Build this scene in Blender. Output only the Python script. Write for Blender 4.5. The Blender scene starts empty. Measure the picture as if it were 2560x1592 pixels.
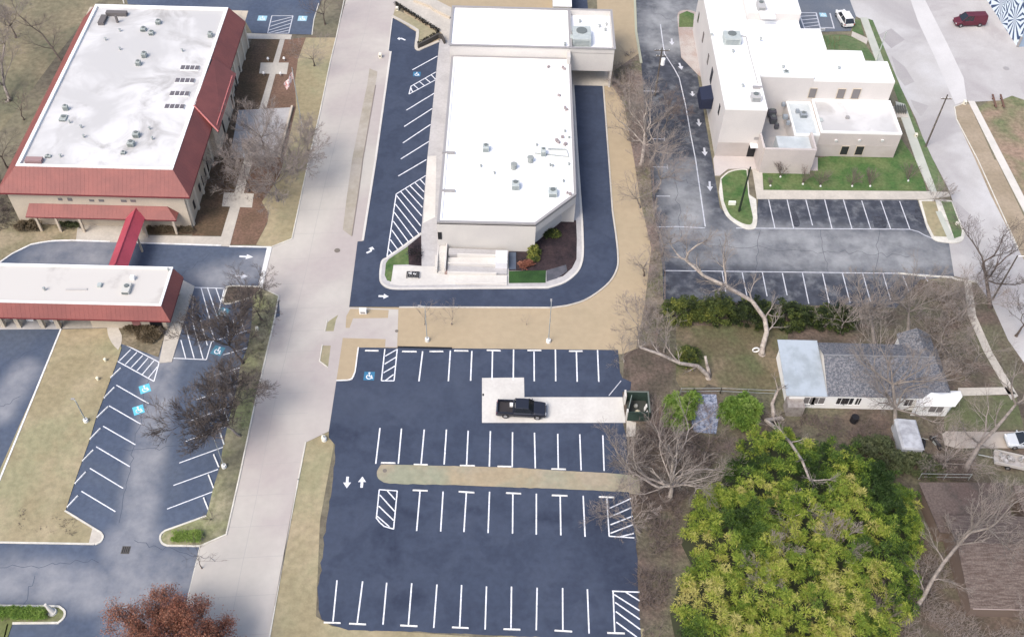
import bpy, bmesh, math, random
import numpy as np
from mathutils import Vector, Matrix, noise
from mathutils.geometry import tessellate_polygon
random.seed(7); rnd = random.Random(11)
S = bpy.context.scene
COL = S.collection
# ---------------------------------------------------------------- camera
CH = 100.0; FPX = 2542.0; PITCH = math.radians(49.6); ROLL = math.radians(1.795); YAW = math.radians(0.633)
fw = Vector((math.sin(YAW)*math.cos(PITCH), math.cos(YAW)*math.cos(PITCH), -math.sin(PITCH)))
r0 = Vector((math.cos(YAW), -math.sin(YAW), 0)); u0 = r0.cross(fw)
rt = r0*math.cos(ROLL)+u0*math.sin(ROLL); up = -r0*math.sin(ROLL)+u0*math.cos(ROLL)
cd = bpy.data.cameras.new('camera'); cam = bpy.data.objects.new('camera', cd); COL.objects.link(cam)
m = Matrix((rt, up, -fw)).transposed().to_4x4(); m.translation = Vector((0, 0, CH)); cam.matrix_world = m
cd.sensor_width = 36; cd.lens = 36*FPX/2560; cd.clip_end = 3000; cd.clip_start = 1
S.camera = cam
# ---------------------------------------------------------------- light
SUN_EL, SUN_AZ = 52, 222        # degrees, azimuth clockwise from north
w = bpy.data.worlds.new('World'); S.world = w; w.use_nodes = True
nt = w.node_tree; bg = nt.nodes['Background']
sk = nt.nodes.new('ShaderNodeTexSky'); sk.sky_type = 'NISHITA'; sk.sun_disc = False
sk.sun_elevation = math.radians(SUN_EL); sk.sun_rotation = math.radians(SUN_AZ); sk.dust_density = 4.0; sk.air_density = 1.0; sk.ozone_density = .6
nt.links.new(sk.outputs[0], bg.inputs[0]); bg.inputs[1].default_value = 0.15
sd = bpy.data.lights.new('sun', 'SUN'); sd.energy = 1.25; sd.angle = math.radians(25); sd.color = (1.0, .95, .88)
so = bpy.data.objects.new('sun', sd); COL.objects.link(so)
a, e = math.radians(SUN_AZ), math.radians(SUN_EL)
so.rotation_euler = Vector((math.sin(a)*math.cos(e), math.cos(a)*math.cos(e), math.sin(e))).to_track_quat('Z', 'Y').to_euler()
S.view_settings.view_transform = 'Standard'; S.view_settings.look = 'None'; S.view_settings.gamma = 1
S.view_settings.exposure = 0.7
S.render.engine = 'CYCLES'

# ---------------------------------------------------------------- survey helpers
# The photograph was surveyed once: a point seen at (px, py) and known to lie at height z stands at g(px, py, z).
def g(px, py, z=0.0):
    d = fw*FPX+rt*(px-1280)-up*(py-796); t = (z-CH)/d.z
    return Vector((d.x*t, d.y*t, z))
def T(t, *a):
    x0 = {'1': 0, '2': 640, '3': 1280, '4': 1920}[t[1]]; y0 = {'A': 0, 'B': 400, 'C': 800, 'D': 1192}[t[0]]
    return [(x0+a[i]/3.78, y0+a[i+1]/3.78) for i in range(0, len(a), 2)]
def P(*a): return [(a[i], a[i+1]) for i in range(0, len(a), 2)]
def W(pts, z=0.0): return [g(p[0], p[1], z) for p in pts]
def arc(pts, n=6):
    """smooth an open polyline (Catmull-Rom)"""
    q = [pts[0]]+list(pts)+[pts[-1]]; out = []
    for i in range(1, len(q)-2):
        p0, p1, p2, p3 = [Vector(v).to_2d() if len(v) > 2 else Vector(v) for v in q[i-1:i+3]]
        for k in range(n):
            t = k/n; out.append(tuple(.5*((2*p1)+(p2-p0)*t+(2*p0-5*p1+4*p2-p3)*t*t+(3*p1-p0-3*p2+p3)*t**3)))
    out.append(tuple(q[-2])); return out

# ---------------------------------------------------------------- materials
MATS = {}
def mat(name, c, rough=.85, c2=None, scale=.3, lo=.35, hi=.65, detail=6, fine=0.0, fscale=6.0, metal=0, spec=.3, bump=0.0, bscale=20, stretch=None, c3=None, s3=.05, noise_dist=0.0):
    if name in MATS: return MATS[name]
    m = bpy.data.materials.new(name); m.use_nodes = True; nt = m.node_tree; N = nt.nodes; L = nt.links
    b = N['Principled BSDF']; b.inputs['Roughness'].default_value = rough; b.inputs['Metallic'].default_value = metal
    b.inputs['Specular IOR Level'].default_value = spec
    tc = N.new('ShaderNodeNewGeometry'); pos = tc.outputs['Position']
    if stretch:
        mp = N.new('ShaderNodeMapping'); mp.inputs['Scale'].default_value = stretch; L.new(pos, mp.inputs[0]); spos = mp.outputs[0]
    else: spos = pos
    def nz(sc, det=6, p=None, ds=0.0):
        n = N.new('ShaderNodeTexNoise'); n.inputs['Scale'].default_value = sc; n.inputs['Detail'].default_value = det
        n.inputs['Roughness'].default_value = .6; n.inputs['Distortion'].default_value = ds
        L.new(p or pos, n.inputs['Vector']); return n.outputs['Fac']
    def ramp(s, a, bb):
        r = N.new('ShaderNodeMapRange'); r.interpolation_type = 'SMOOTHSTEP'; r.inputs['From Min'].default_value = a; r.inputs['From Max'].default_value = bb
        L.new(s, r.inputs['Value']); return r.outputs[0]
    def mix(f, a, bb):
        x = N.new('ShaderNodeMix'); x.data_type = 'RGBA'
        if isinstance(f, float): x.inputs[0].default_value = f
        else: L.new(f, x.inputs[0])
        for k, v in ((6, a), (7, bb)):
            if isinstance(v, tuple): x.inputs[k].default_value = (*v[:3], 1)
            else: L.new(v, x.inputs[k])
        return x.outputs[2]
    out = tuple(c)
    if c2: out = mix(ramp(nz(scale, detail, spos, noise_dist), lo, hi), out, tuple(c2))
    if c3: out = mix(ramp(nz(s3, 4, None, .5), .42, .62), out, tuple(c3))
    if fine:
        f = ramp(nz(fscale, 8), .25, .75)
        r = N.new('ShaderNodeMapRange'); r.inputs['To Min'].default_value = 1-fine; r.inputs['To Max'].default_value = 1+fine; L.new(f, r.inputs['Value'])
        x = N.new('ShaderNodeVectorMath'); x.operation = 'SCALE'
        if isinstance(out, tuple): x.inputs[0].default_value = out
        else: L.new(out, x.inputs[0])
        L.new(r.outputs[0], x.inputs['Scale']); out = x.outputs[0]
    if isinstance(out, tuple): b.inputs['Base Color'].default_value = (*out, 1)
    else: L.new(out, b.inputs['Base Color'])
    if bump:
        bp = N.new('ShaderNodeBump'); bp.inputs['Strength'].default_value = bump; bp.inputs['Distance'].default_value = .1
        L.new(nz(bscale, 4), bp.inputs['Height']); L.new(bp.outputs[0], b.inputs['Normal'])
    m['_out'] = 0; MATS[name] = m; return m
def wear(m, paths, color, noise_s=.25, amt=.8):
    """blend a worn colour along wheel tracks: paths = [(A, B, inner radius, outer radius)] in world metres"""
    nt = m.node_tree; N = nt.nodes; L = nt.links; b = N['Principled BSDF']
    src = b.inputs['Base Color'].links[0].from_socket; pos = N.new('ShaderNodeNewGeometry').outputs['Position']; acc = None
    for A, B, r1, r2 in paths:
        A = Vector((A.x, A.y, 0)); B = Vector((B.x, B.y, 0)); d = B-A
        s = N.new('ShaderNodeVectorMath'); s.operation = 'SUBTRACT'; L.new(pos, s.inputs[0]); s.inputs[1].default_value = A
        dt = N.new('ShaderNodeVectorMath'); dt.operation = 'DOT_PRODUCT'; L.new(s.outputs[0], dt.inputs[0]); dt.inputs[1].default_value = d/d.length_squared
        cl = N.new('ShaderNodeClamp'); L.new(dt.outputs['Value'], cl.inputs[0])
        sc = N.new('ShaderNodeVectorMath'); sc.operation = 'SCALE'; sc.inputs[0].default_value = d; L.new(cl.outputs[0], sc.inputs['Scale'])
        ds = N.new('ShaderNodeVectorMath'); ds.operation = 'DISTANCE'; L.new(s.outputs[0], ds.inputs[0]); L.new(sc.outputs[0], ds.inputs[1])
        mr = N.new('ShaderNodeMapRange'); mr.interpolation_type = 'SMOOTHSTEP'; mr.inputs['From Min'].default_value = r2; mr.inputs['From Max'].default_value = r1
        L.new(ds.outputs['Value'], mr.inputs['Value'])
        if acc is None: acc = mr.outputs[0]
        else:
            mx = N.new('ShaderNodeMath'); mx.operation = 'MAXIMUM'; L.new(acc, mx.inputs[0]); L.new(mr.outputs[0], mx.inputs[1]); acc = mx.outputs[0]
    n = N.new('ShaderNodeTexNoise'); n.inputs['Scale'].default_value = noise_s; n.inputs['Detail'].default_value = 7; n.inputs['Roughness'].default_value = .65; L.new(pos, n.inputs['Vector'])
    r = N.new('ShaderNodeMapRange'); r.inputs['From Min'].default_value = .2; r.inputs['From Max'].default_value = .7; r.inputs['To Max'].default_value = amt; L.new(n.outputs['Fac'], r.inputs['Value'])
    mu = N.new('ShaderNodeMath'); mu.operation = 'MULTIPLY'; L.new(acc, mu.inputs[0]); L.new(r.outputs[0], mu.inputs[1])
    x = N.new('ShaderNodeMix'); x.data_type = 'RGBA'; L.new(mu.outputs[0], x.inputs[0]); L.new(src, x.inputs[6]); x.inputs[7].default_value = (*color, 1)
    L.new(x.outputs[2], b.inputs['Base Color'])
def leafmat(name, cols, rough=.6):
    """leaf colour chosen by the leaf's own 'tint' value"""
    m = bpy.data.materials.new(name); m.use_nodes = True; nt = m.node_tree; N = nt.nodes; L = nt.links; b = N['Principled BSDF']
    b.inputs['Roughness'].default_value = rough; b.inputs['Specular IOR Level'].default_value = .25
    at = N.new('ShaderNodeAttribute'); at.attribute_name = 'tint'
    cr = N.new('ShaderNodeValToRGB'); el = cr.color_ramp.elements
    while len(el) < len(cols): el.new(.5)
    for i, c in enumerate(cols): el[i].position = i/(len(cols)-1); el[i].color = (*c, 1)
    L.new(at.outputs['Fac'], cr.inputs[0]); L.new(cr.outputs[0], b.inputs['Base Color'])
    tr = N.new('ShaderNodeBsdfTranslucent'); L.new(cr.outputs[0], tr.inputs[0]); ms = N.new('ShaderNodeMixShader'); ms.inputs[0].default_value = .3
    L.new(b.outputs[0], ms.inputs[1]); L.new(tr.outputs[0], ms.inputs[2]); L.new(ms.outputs[0], N['Material Output'].inputs[0])
    MATS[name] = m; return m

# ---------------------------------------------------------------- mesh + object helpers
class MB:
    def __init__(s): s.v = []; s.f = []; s.t = []
    def poly(s, pts):
        n = len(s.v); s.v += [tuple(p) for p in pts]; s.f.append(tuple(range(n, n+len(pts)))); return s
    def ngon(s, pts):
        n = len(s.v); s.v += [tuple(p) for p in pts]
        nz = sum(pts[i][0]*pts[(i+1) % len(pts)][1]-pts[(i+1) % len(pts)][0]*pts[i][1] for i in range(len(pts)))
        for t in tessellate_polygon([[Vector((p[0], p[1], 0)) for p in pts]]):
            a, b, c = [Vector(pts[k]) for k in t]
            if (b-a).cross(c-a).z < 0: t = t[::-1]
            s.f.append(tuple(n+k for k in t))
        return s
    def prism(s, pts, z0, z1, bottom=False):
        pts = [Vector((p[0], p[1], 0)) for p in pts]
        A = sum(pts[i].x*pts[(i+1) % len(pts)].y-pts[(i+1) % len(pts)].x*pts[i].y for i in range(len(pts)))
        if A < 0: pts = pts[::-1]
        s.ngon([(p.x, p.y, z1) for p in pts])
        n = len(pts)
        for i in range(n):
            a, b = pts[i], pts[(i+1) % n]
            s.poly([(a.x, a.y, z0), (b.x, b.y, z0), (b.x, b.y, z1), (a.x, a.y, z1)])
        if bottom:
            k = len(s.f); s.ngon([(p.x, p.y, z0) for p in pts]); s.f[k:] = [f[::-1] for f in s.f[k:]]
        return s
    def box(s, c, size, rot=0.0):
        cx, cy, cz = c; x, y, z = [q/2 for q in size]; co, si = math.cos(rot), math.sin(rot)
        pts = [(cx+px*co-py*si, cy+px*si+py*co) for px, py in ((-x, -y), (x, -y), (x, y), (-x, y))]
        return s.prism(pts, cz-z, cz+z, True)
    def hull(s, bot, top):
        """two rings of equal length joined, both capped"""
        n = len(bot); k = len(s.v); s.v += [tuple(p) for p in bot]+[tuple(p) for p in top]
        for i in range(n): j = (i+1) % n; s.f.append((k+i, k+j, k+n+j, k+n+i))
        s.f.append(tuple(k+n+i for i in range(n))); s.f.append(tuple(k+i for i in reversed(range(n)))); return s
    def tube(s, p0, p1, ra, rb, n=6, cap=True):
        p0 = Vector(p0); p1 = Vector(p1); d = (p1-p0)
        if d.length < 1e-6: return s
        d.normalize(); x = d.orthogonal().normalized(); y = d.cross(x); k = len(s.v)
        for p, r in ((p0, ra), (p1, rb)):
            for i in range(n):
                a = 2*math.pi*i/n; q = p+(x*math.cos(a)+y*math.sin(a))*r; s.v.append((q.x, q.y, q.z))
        for i in range(n): j = (i+1) % n; s.f.append((k+i, k+j, k+n+j, k+n+i))
        if cap: s.f.append(tuple(k+n+i for i in range(n))); s.f.append(tuple(k+i for i in reversed(range(n))))
        return s
    def seg(s, a, b, w, z):
        """flat painted line between two ground points"""
        a = Vector(a).to_3d(); b = Vector(b).to_3d(); d = (b-a); d.z = 0; d.normalize(); n = Vector((-d.y, d.x, 0))*w/2
        return s.poly([(a-n).to_2d().to_tuple()+(z,), (b-n).to_2d().to_tuple()+(z,), (b+n).to_2d().to_tuple()+(z,), (a+n).to_2d().to_tuple()+(z,)])
    def build(s, name, m, parent=None, smooth=False, bevel=0.0):
        me = bpy.data.meshes.new(name); me.from_pydata(s.v, [], s.f); me.validate(); me.update()
        if s.t:
            at = me.attributes.new('tint', 'FLOAT', 'POINT')
            if len(s.t) == len(me.vertices): at.data.foreach_set('value', s.t)
        if bevel:
            bm = bmesh.new(); bm.from_mesh(me); bmesh.ops.remove_doubles(bm, verts=bm.verts, dist=1e-4)
            bmesh.ops.bevel(bm, geom=[x for x in bm.edges if len(x.link_faces) == 2 and x.calc_face_angle(0) > .6], offset=bevel, segments=2, affect='EDGES', profile=.6)
            bm.to_mesh(me); bm.free()
        if smooth: me.polygons.foreach_set('use_smooth', [True]*len(me.polygons))
        me.materials.append(m); o = bpy.data.objects.new(name, me); COL.objects.link(o)
        if parent: par(o, parent)
        return o
def par(o, p):
    o.parent = p; root = p
    M = Matrix.Identity(4); q = p
    chain = []
    while q: chain.append(q); q = q.parent
    for q in reversed(chain): M = M @ (q.matrix_parent_inverse if q.parent else Matrix.Identity(4)) @ q.matrix_basis
    o.matrix_parent_inverse = M.inverted()
def tag(o, label=None, cat=None, group=None, kind=None):
    if label: o['label'] = label
    if cat: o['category'] = cat
    if group: o['group'] = group
    if kind: o['kind'] = kind
    return o
def thing(name, loc, label, cat, group=None):
    o = bpy.data.objects.new(name, None); COL.objects.link(o); o.location = loc; o.empty_display_size = .3
    return tag(o, label, cat, group)
def sheet(name, pts, z, m, parent=None, raw=False):
    o = MB().ngon([(p.x, p.y, z) for p in (pts if raw else W(pts))]).build(name, m, parent)
    if not parent: o['kind'] = 'structure'
    return o
def slab(name, pts, z0, z1, m, parent=None, raw=False, kind='structure'):
    o = MB().prism(pts if raw else W(pts), z0, z1).build(name, m, parent)
    if not parent and kind: o['kind'] = kind
    return o
def offset(pts, d, closed=False):
    out = []; n = len(pts)
    for i in range(n):
        a = pts[(i-1) % n] if (closed or i) else None; b = pts[i]; c = pts[(i+1) % n] if (closed or i < n-1) else None
        d1 = (b-a).normalized() if a is not None else None; d2 = (c-b).normalized() if c is not None else None
        if d1 is None: d1 = d2
        if d2 is None: d2 = d1
        n1 = Vector((-d1.y, d1.x)); n2 = Vector((-d2.y, d2.x)); mm = (n1+n2)
        if mm.length < .1: mm = n1
        mm.normalize(); out.append(b+mm*d/max(.5, mm.dot(n1)))
    return out
def ribbon(mb, pts, w, z0, z1, closed=False):
    p = [Vector((q[0], q[1])) for q in pts]
    L_ = offset(p, w/2, closed); R_ = offset(p, -w/2, closed); n = len(p)
    for i in range(n if closed else n-1):
        j = (i+1) % n; mb.prism([L_[i], R_[i], R_[j], L_[j]], z0, z1)
    return mb
def kerb(pts, w=.18, z0=-.02, z1=.14, m=None, closed=False, name='kerb'):
    o = ribbon(MB(), W(pts), w, z0, z1, closed).build(name, m or M_CURB); o['kind'] = 'structure'; return o
# ================================================================ MATERIALS
M_STREET = mat('street_concrete', (.43, .405, .37), c2=(.48, .455, .415), scale=.09, fine=.03, fscale=1.2, stretch=(1, .25, 1), c3=(.39, .35, .335), s3=.04)
M_CURB = mat('curb_concrete', (.62, .60, .54), c2=(.5, .48, .43), scale=.6, fine=.1)
M_CURBW = mat('curb_paint', (.78, .78, .78), c2=(.62, .62, .6), scale=1.2, fine=.08)
M_WALK = mat('walk_concrete', (.5, .465, .41), c2=(.43, .4, .355), scale=.35, fine=.08, fscale=3)
M_WALKG = mat('walk_grey', (.43, .42, .42), c2=(.37, .36, .36), scale=.3, fine=.08, fscale=3)
M_PAD = mat('pad_concrete', (.58, .565, .53), c2=(.52, .5, .47), scale=.25, fine=.05, fscale=3)
M_ASN = mat('fresh_asphalt', (.043, .057, .092), rough=.8, c2=(.05, .064, .1), scale=.12, fine=.1, fscale=1.5, c3=(.038, .05, .082), s3=.3, bump=.15, bscale=25)
M_ASO = mat('old_asphalt', (.06, .08, .124), c2=(.08, .103, .152), scale=.12, fine=.12, fscale=1.6, c3=(.08, .1, .14), s3=.08, bump=.15)
M_ASG = mat('grey_asphalt', (.052, .058, .075), c2=(.11, .117, .13), scale=.45, lo=.45, hi=.68, fine=.28, fscale=.9, bump=.15)
M_PAINT = mat('road_paint', (.7, .72, .76), c2=(.48, .5, .55), scale=3, lo=.45, hi=.8, fine=.12, fscale=5)
M_PAINTO = mat('worn_paint', (.55, .56, .6), c2=(.38, .4, .45), scale=1.5, lo=.4, hi=.7)
M_BLUE = mat('blue_paint', (.06, .33, .5), c2=(.1, .42, .6), scale=2)
M_BLUED = mat('blue_paint_dark', (.03, .14, .26), c2=(.05, .18, .3), scale=2)
M_GROUND = mat('winter_ground', (.2, .18, .125), c2=(.15, .14, .095), scale=.15, fine=.3, fscale=1.2, c3=(.12, .105, .08), s3=.06, bump=.5, bscale=4)
M_TAN = mat('dormant_lawn', (.385, .31, .21), c2=(.355, .29, .195), scale=.12, fine=.05, fscale=1.0, c3=(.375, .3, .2), s3=.05, bump=.2, bscale=6)
M_OLIVE = mat('thin_lawn', (.35, .29, .19), c2=(.265, .25, .15), scale=.1, lo=.38, hi=.62, fine=.16, fscale=1.4, c3=(.27, .23, .14), s3=.09, bump=.3, bscale=5)
M_VERGE = mat('verge_grass', (.26, .245, .15), c2=(.31, .27, .18), scale=.2, fine=.12, fscale=1.5, bump=.2, bscale=5)
M_GREEN = mat('green_lawn', (.055, .115, .033), c2=(.115, .15, .06), scale=.35, fine=.25, fscale=2.5, bump=.4, bscale=6)
M_GREEN2 = mat('faded_green_lawn', (.08, .135, .055), c2=(.14, .165, .085), scale=.3, fine=.2, fscale=2)
M_DKGREEN = mat('dark_turf', (.018, .05, .014), c2=(.03, .075, .02), scale=.5, fine=.2)
M_MULCH = mat('mulch', (.13, .085, .055), c2=(.09, .065, .04), scale=.35, fine=.3, fscale=3, bump=.5)
M_REDMULCH = mat('red_mulch', (.18, .11, .08), c2=(.14, .09, .062), scale=.3, fine=.25, fscale=3, bump=.4)
M_BED = mat('garden_bed', (.022, .016, .02), c2=(.045, .03, .033), scale=.6, fine=.3, fscale=4, bump=.5)
M_DIRT = mat('leaf_litter', (.13, .098, .08), c2=(.082, .068, .053), scale=.35, lo=.38, hi=.62, fine=.35, fscale=2.5, c3=(.12, .115, .075), s3=.1, bump=.8, bscale=4)
M_YARD = mat('back_yard', (.105, .09, .052), c2=(.09, .1, .048), scale=.2, fine=.3, fscale=2, c3=(.17, .135, .09), s3=.12, bump=.6, bscale=5)
M_WROOF = mat('white_membrane', (.88, .88, .88), c2=(.83, .83, .84), scale=.3, rough=.6)
M_WROOF2 = mat('white_membrane_stained', (.6, .595, .59), c2=(.33, .32, .31), scale=.15, lo=.47, hi=.72, detail=9, c3=(.47, .465, .46), s3=.09, rough=.6, noise_dist=1.0)
M_CROOF = mat('cream_membrane', (.53, .51, .48), c2=(.4, .38, .36), scale=.22, lo=.55, hi=.75, rough=.7)
M_ROOFR = mat('red_metal_roof', (.25, .085, .075), c2=(.205, .072, .066), scale=.3, rough=.55, fine=.06)
M_ROOFX = mat('crimson_metal', (.4, .07, .1), c2=(.34, .06, .085), scale=.4, rough=.5, fine=.05)
M_FASCIA = mat('fascia_red', (.16, .03, .035), rough=.6)
M_CREAM = mat('cream_stucco', (.54, .47, .375), c2=(.48, .42, .34), scale=.3, fine=.06)
M_OFFW = mat('offwhite_stucco', (.57, .55, .52), c2=(.52, .5, .48), scale=.2, fine=.04)
M_PINKW = mat('rose_stucco', (.5, .455, .43), c2=(.45, .41, .395), scale=.25, fine=.04)
M_PALEW = mat('pale_stucco', (.6, .57, .55), c2=(.55, .525, .51), scale=.2, fine=.04)
M_COPING = mat('grey_coping', (.3, .29, .29), rough=.5)
M_GLASS = mat('dark_glass', (.03, .03, .035), rough=.12, spec=.6)
M_GLASSG = mat('grey_glass', (.17, .16, .16), rough=.2, spec=.6)
M_BLACK = mat('black', (.015, .015, .018), rough=.5)
M_METAL = mat('galvanised', (.42, .44, .43), c2=(.34, .37, .36), scale=1.5, rough=.5, metal=.2)
M_HVAC = mat('unit_grey', (.45, .5, .49), c2=(.36, .4, .39), scale=2, rough=.5)
M_WHITE = mat('white_enamel', (.8, .8, .79), rough=.5)
M_WOODP = mat('pole_wood', (.13, .11, .095), c2=(.08, .07, .06), scale=2)
M_BARK = mat('bark_brown', (.13, .1, .085), c2=(.08, .065, .055), scale=3, fine=.2)
M_BARKG = mat('bark_grey', (.27, .235, .21), c2=(.17, .15, .135), scale=2, fine=.2)
M_BARKP = mat('bark_pale', (.42, .375, .33), c2=(.26, .22, .2), scale=2, fine=.15)
M_TWIG = mat('twigs', (.16, .125, .115), c2=(.12, .1, .09), scale=2)
M_SHINGLE = mat('slate_shingle', (.1, .108, .128), c2=(.2, .2, .213), scale=3.5, lo=.4, hi=.65, fine=.3, fscale=7, bump=.5, bscale=8)
M_TIN = mat('white_tin', (.37, .42, .47), c2=(.29, .33, .36), scale=.45, lo=.42, hi=.7, rough=.5)  # second colour paints in branch shadows along with real stains
M_RUST = mat('brown_shingle', (.095, .07, .06), c2=(.145, .115, .1), scale=2.2, lo=.4, hi=.6, fine=.3, fscale=6, stretch=(.35, 2.5, 1), bump=.3, bscale=6)
M_GRAVEL = mat('blue_gravel', (.33, .36, .45), c2=(.12, .145, .21), scale=3, lo=.4, hi=.6, fine=.4, fscale=9, bump=1, bscale=8)
M_LOTC = mat('old_lot_concrete', (.4, .385, .38), c2=(.47, .46, .455), scale=.1, fine=.08, c3=(.36, .34, .34), s3=.1)
wear(M_ASO, [(g(335, 1360), g(375, 1100), .8, 3.2), (g(375, 1100), g(410, 905), .8, 3), (g(330, 1360), g(330, 1520), 1.5, 4.5), (g(325, 1430), g(520, 1440), 1, 4), (g(120, 650), g(255, 625), 1.5, 5), (g(520, 700), g(640, 668), 1, 4), (g(0, 1440), g(300, 1480), 1, 4), (g(0, 1030), g(60, 930), .6, 3)], (.27, .278, .3), amt=1.0)
wear(M_ASG, [(g(1690, 30), g(1670, 90), 3, 8), (g(1730, 600), g(2300, 640), 2, 6.5), (g(1700, 430), g(1730, 620), 1.5, 5)], (.3, .31, .32), amt=1.0)
wear(M_ASN, [(g(880, 1000), g(1150, 960), 1.5, 6), (g(850, 700), g(870, 640), 1, 4)], (.07, .085, .12), amt=.35)
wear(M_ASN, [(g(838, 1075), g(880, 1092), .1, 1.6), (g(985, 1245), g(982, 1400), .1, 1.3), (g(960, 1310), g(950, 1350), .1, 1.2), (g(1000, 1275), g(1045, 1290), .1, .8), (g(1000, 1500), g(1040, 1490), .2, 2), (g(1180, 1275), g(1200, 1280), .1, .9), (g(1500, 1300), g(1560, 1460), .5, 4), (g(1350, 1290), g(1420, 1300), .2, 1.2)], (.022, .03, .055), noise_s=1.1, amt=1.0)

# ================================================================ GROUND
G0 = MB().ngon([(-260, -10, 0), (260, -10, 0), (300, 420, 0), (-300, 420, 0)]).build('ground', M_GROUND); G0['kind'] = 'structure'
sheet('leaf_litter_ground', P(1560, 885, 1630, 690, 1660, 745, 1930, 730, 2240, 760, 2270, 690, 2440, 720, 2500, 800, 2640, 950, 2640, 1680, 1600, 1680, 1600, 1592, 1566, 1190, 1556, 1000), .012, M_DIRT)
sheet('back_yard_grass', P(1690, 815, 1975, 810, 1960, 900, 1935, 985, 1820, 975, 1770, 960, 1720, 1000, 1690, 950), .02, M_YARD)
sheet('hillside_grass', P(-60, 330, 0, 330, 240, 10, 330, -40, -200, -40), .012, mat('west_grass', (.17, .155, .1), c2=(.26, .215, .14), scale=.06, fine=.25, fscale=1.2, c3=(.13, .13, .085), s3=.05, bump=.4, bscale=4))
sheet('lawn', P(873, 768, 1386, 770, 1460, 754, 1529, 703, 1548, 640, 1530, 500, 1508, 216, 1500, 150, 1490, -40, 1585, -40, 1590, 80, 1603, 159, 1624, 400, 1635, 560, 1640, 700, 1620, 860, 1556, 885, 943, 880), .02, M_TAN)
sheet('lawn', P(985, -40, 1500, -40, 1430, 40, 1130, 60, 1110, 110, 1045, 130), .02, M_TAN)
# west street with its aprons and the sidewalk blocks on its east side
ST = T('A2', 850, -150, 850, 0, 760, 350, 700, 600, 650, 850, 600, 1080)+T('B2', 500, 0, 340, 750, 150, 830, 40, 1200, 215, 1290)+T('C2', 175, 0, 0, 750)+T('D1', 2260, 20, 2140, 545, 1890, 655, 1780, 1110, 1690, 1600, 1680, 2000)+P(660, 1750, 674, 1592, 746, 1200, 764, 1106, 822, 1078, 841, 953, 885, 951, 895, 868, 993, 868, 996, 774, 873, 768, 894, 604, 907, 603, 939, 400, 977, 130, 990, 40, 995, -40)
sheet('street', ST, .028, M_STREET)
grass = [(T('A2', 1160, 690, 1100, 690, 1060, 900)+T('B2', 900, 0, 820, 660, 885, 690, 990, 0), M_VERGE), (T('A2', 1180, -60, 1180, 170, 1235, 200, 1255, 0, 1255, -60), M_VERGE)]
sheet('verge', P(924, 172, 944, 180, 939, 212, 907, 400, 898, 470, 880, 592, 857, 575, 866, 500, 880, 400, 900, 300, 918, 212), .034, mat('worn_verge', (.31, .28, .225), c2=(.38, .345, .3), scale=.2, fine=.08, fscale=1.5))
kerb(P(939, 214, 907, 400, 898, 470, 880, 590), .12, 0, .08, mat('verge_edge', (.22, .19, .17)))
sheet('lawn', P(876, 772, 972, 775, 970, 795, 883, 796, 874, 820, 864, 820, 866, 790), .034, M_TAN)
sheet('verge', P(814, 828, 834, 828, 840, 800, 846, 787, 826, 800, 819, 806), .034, M_VERGE)
sheet('verge', P(806, 864, 827, 864, 820, 918, 800, 903), .034, M_VERGE)
sheet('lawn', P(857, 845, 964, 848, 963, 869, 897, 869, 888, 935, 878, 950, 870, 951, 841, 952), .034, M_TAN)
kerb(P(806, 862, 799, 903, 820, 919), .12, 0, .1); kerb(P(818, 800, 812, 828), .1, 0, .08)
sheet('verge', P(822, 1080, 764, 1106, 746, 1200, 674, 1592, 660, 1680, 1620, 1680, 1610, 1570, 1200, 1592, 830, 1565, 790, 1540, 800, 1300, 835, 1110), .02, M_OLIVE)
kerb(T('C2', 470, 1155, 400, 1512)+P(746, 1198, 674, 1592, 655, 1700), .16, -.02, .1)
# fresh asphalt loop round the white shop
LOOP = P(981, 45, 1043, 82, 1050, 125, 1098, 100, 1300, 160, 1430, 190, 1508, 190, 1508, 216, 1522, 400, 1531, 527, 1542, 612, 1545, 640, 1544, 665, 1529, 699, 1500, 727, 1460, 752, 1417, 765, 1386, 769, 873, 767, 894, 604, 907, 604, 939, 400, 977, 130, 971, 127)
sheet('access_road', LOOP, .042, M_ASN)
kerb(P(1508, 214, 1522, 400, 1531, 527, 1540, 590)+arc(P(1544, 625, 1544, 665, 1529, 699, 1500, 727, 1460, 752, 1417, 765))+P(1380, 770, 1130, 769, 998, 769), .22, 0, .13, M_WALK)
kerb(P(977, 130, 939, 400, 907, 602), .3, 0, .1, M_PAD); kerb(P(981, 45, 971, 127), .15, 0, .1, M_PAD)
kerb(arc(P(981, 42, 1036, 72, 1044, 84, 1040, 118, 1046, 126, 1056, 122, 1098, 104), 3), .5, 0, .15, M_WALK)
# island block under the white shop
ISL = P(1100, 100, 1098, 112, 1068, 400, 1053, 585)+arc(P(966, 648, 955, 657, 951, 696, 958, 712, 975, 721, 1000, 723), 4)+arc(P(1370, 720, 1412, 706, 1444, 679, 1455, 650, 1457, 620), 5)+P(1455, 559, 1444, 400, 1433, 214, 1432, 150)
slab('sidewalk', ISL, 0, .15, M_WALKG)
kerb(P(1053, 585)+arc(P(966, 648, 955, 657, 951, 696, 958, 712, 975, 721, 1000, 723), 4)+arc(P(1370, 720, 1412, 706, 1444, 679, 1455, 650, 1457, 620), 5)+P(1455, 559, 1444, 400, 1433, 214), .3, .02, .18, M_PAD)
sheet('front_walk', P(978, 666, 1088, 668, 1088, 640, 1272, 636, 1272, 712, 1180, 713, 1000, 716, 975, 712), .165, M_PAD)
sheet('sidewalk', P(1069, 392, 1091, 392, 1088, 545, 1058, 560), .158, M_PAD)
sheet('grass_patch', P(1020, 618, 1022, 663, 984, 664, 978, 706, 968, 703, 962, 690, 965, 660, 972, 650), .172, M_GREEN)
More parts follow.
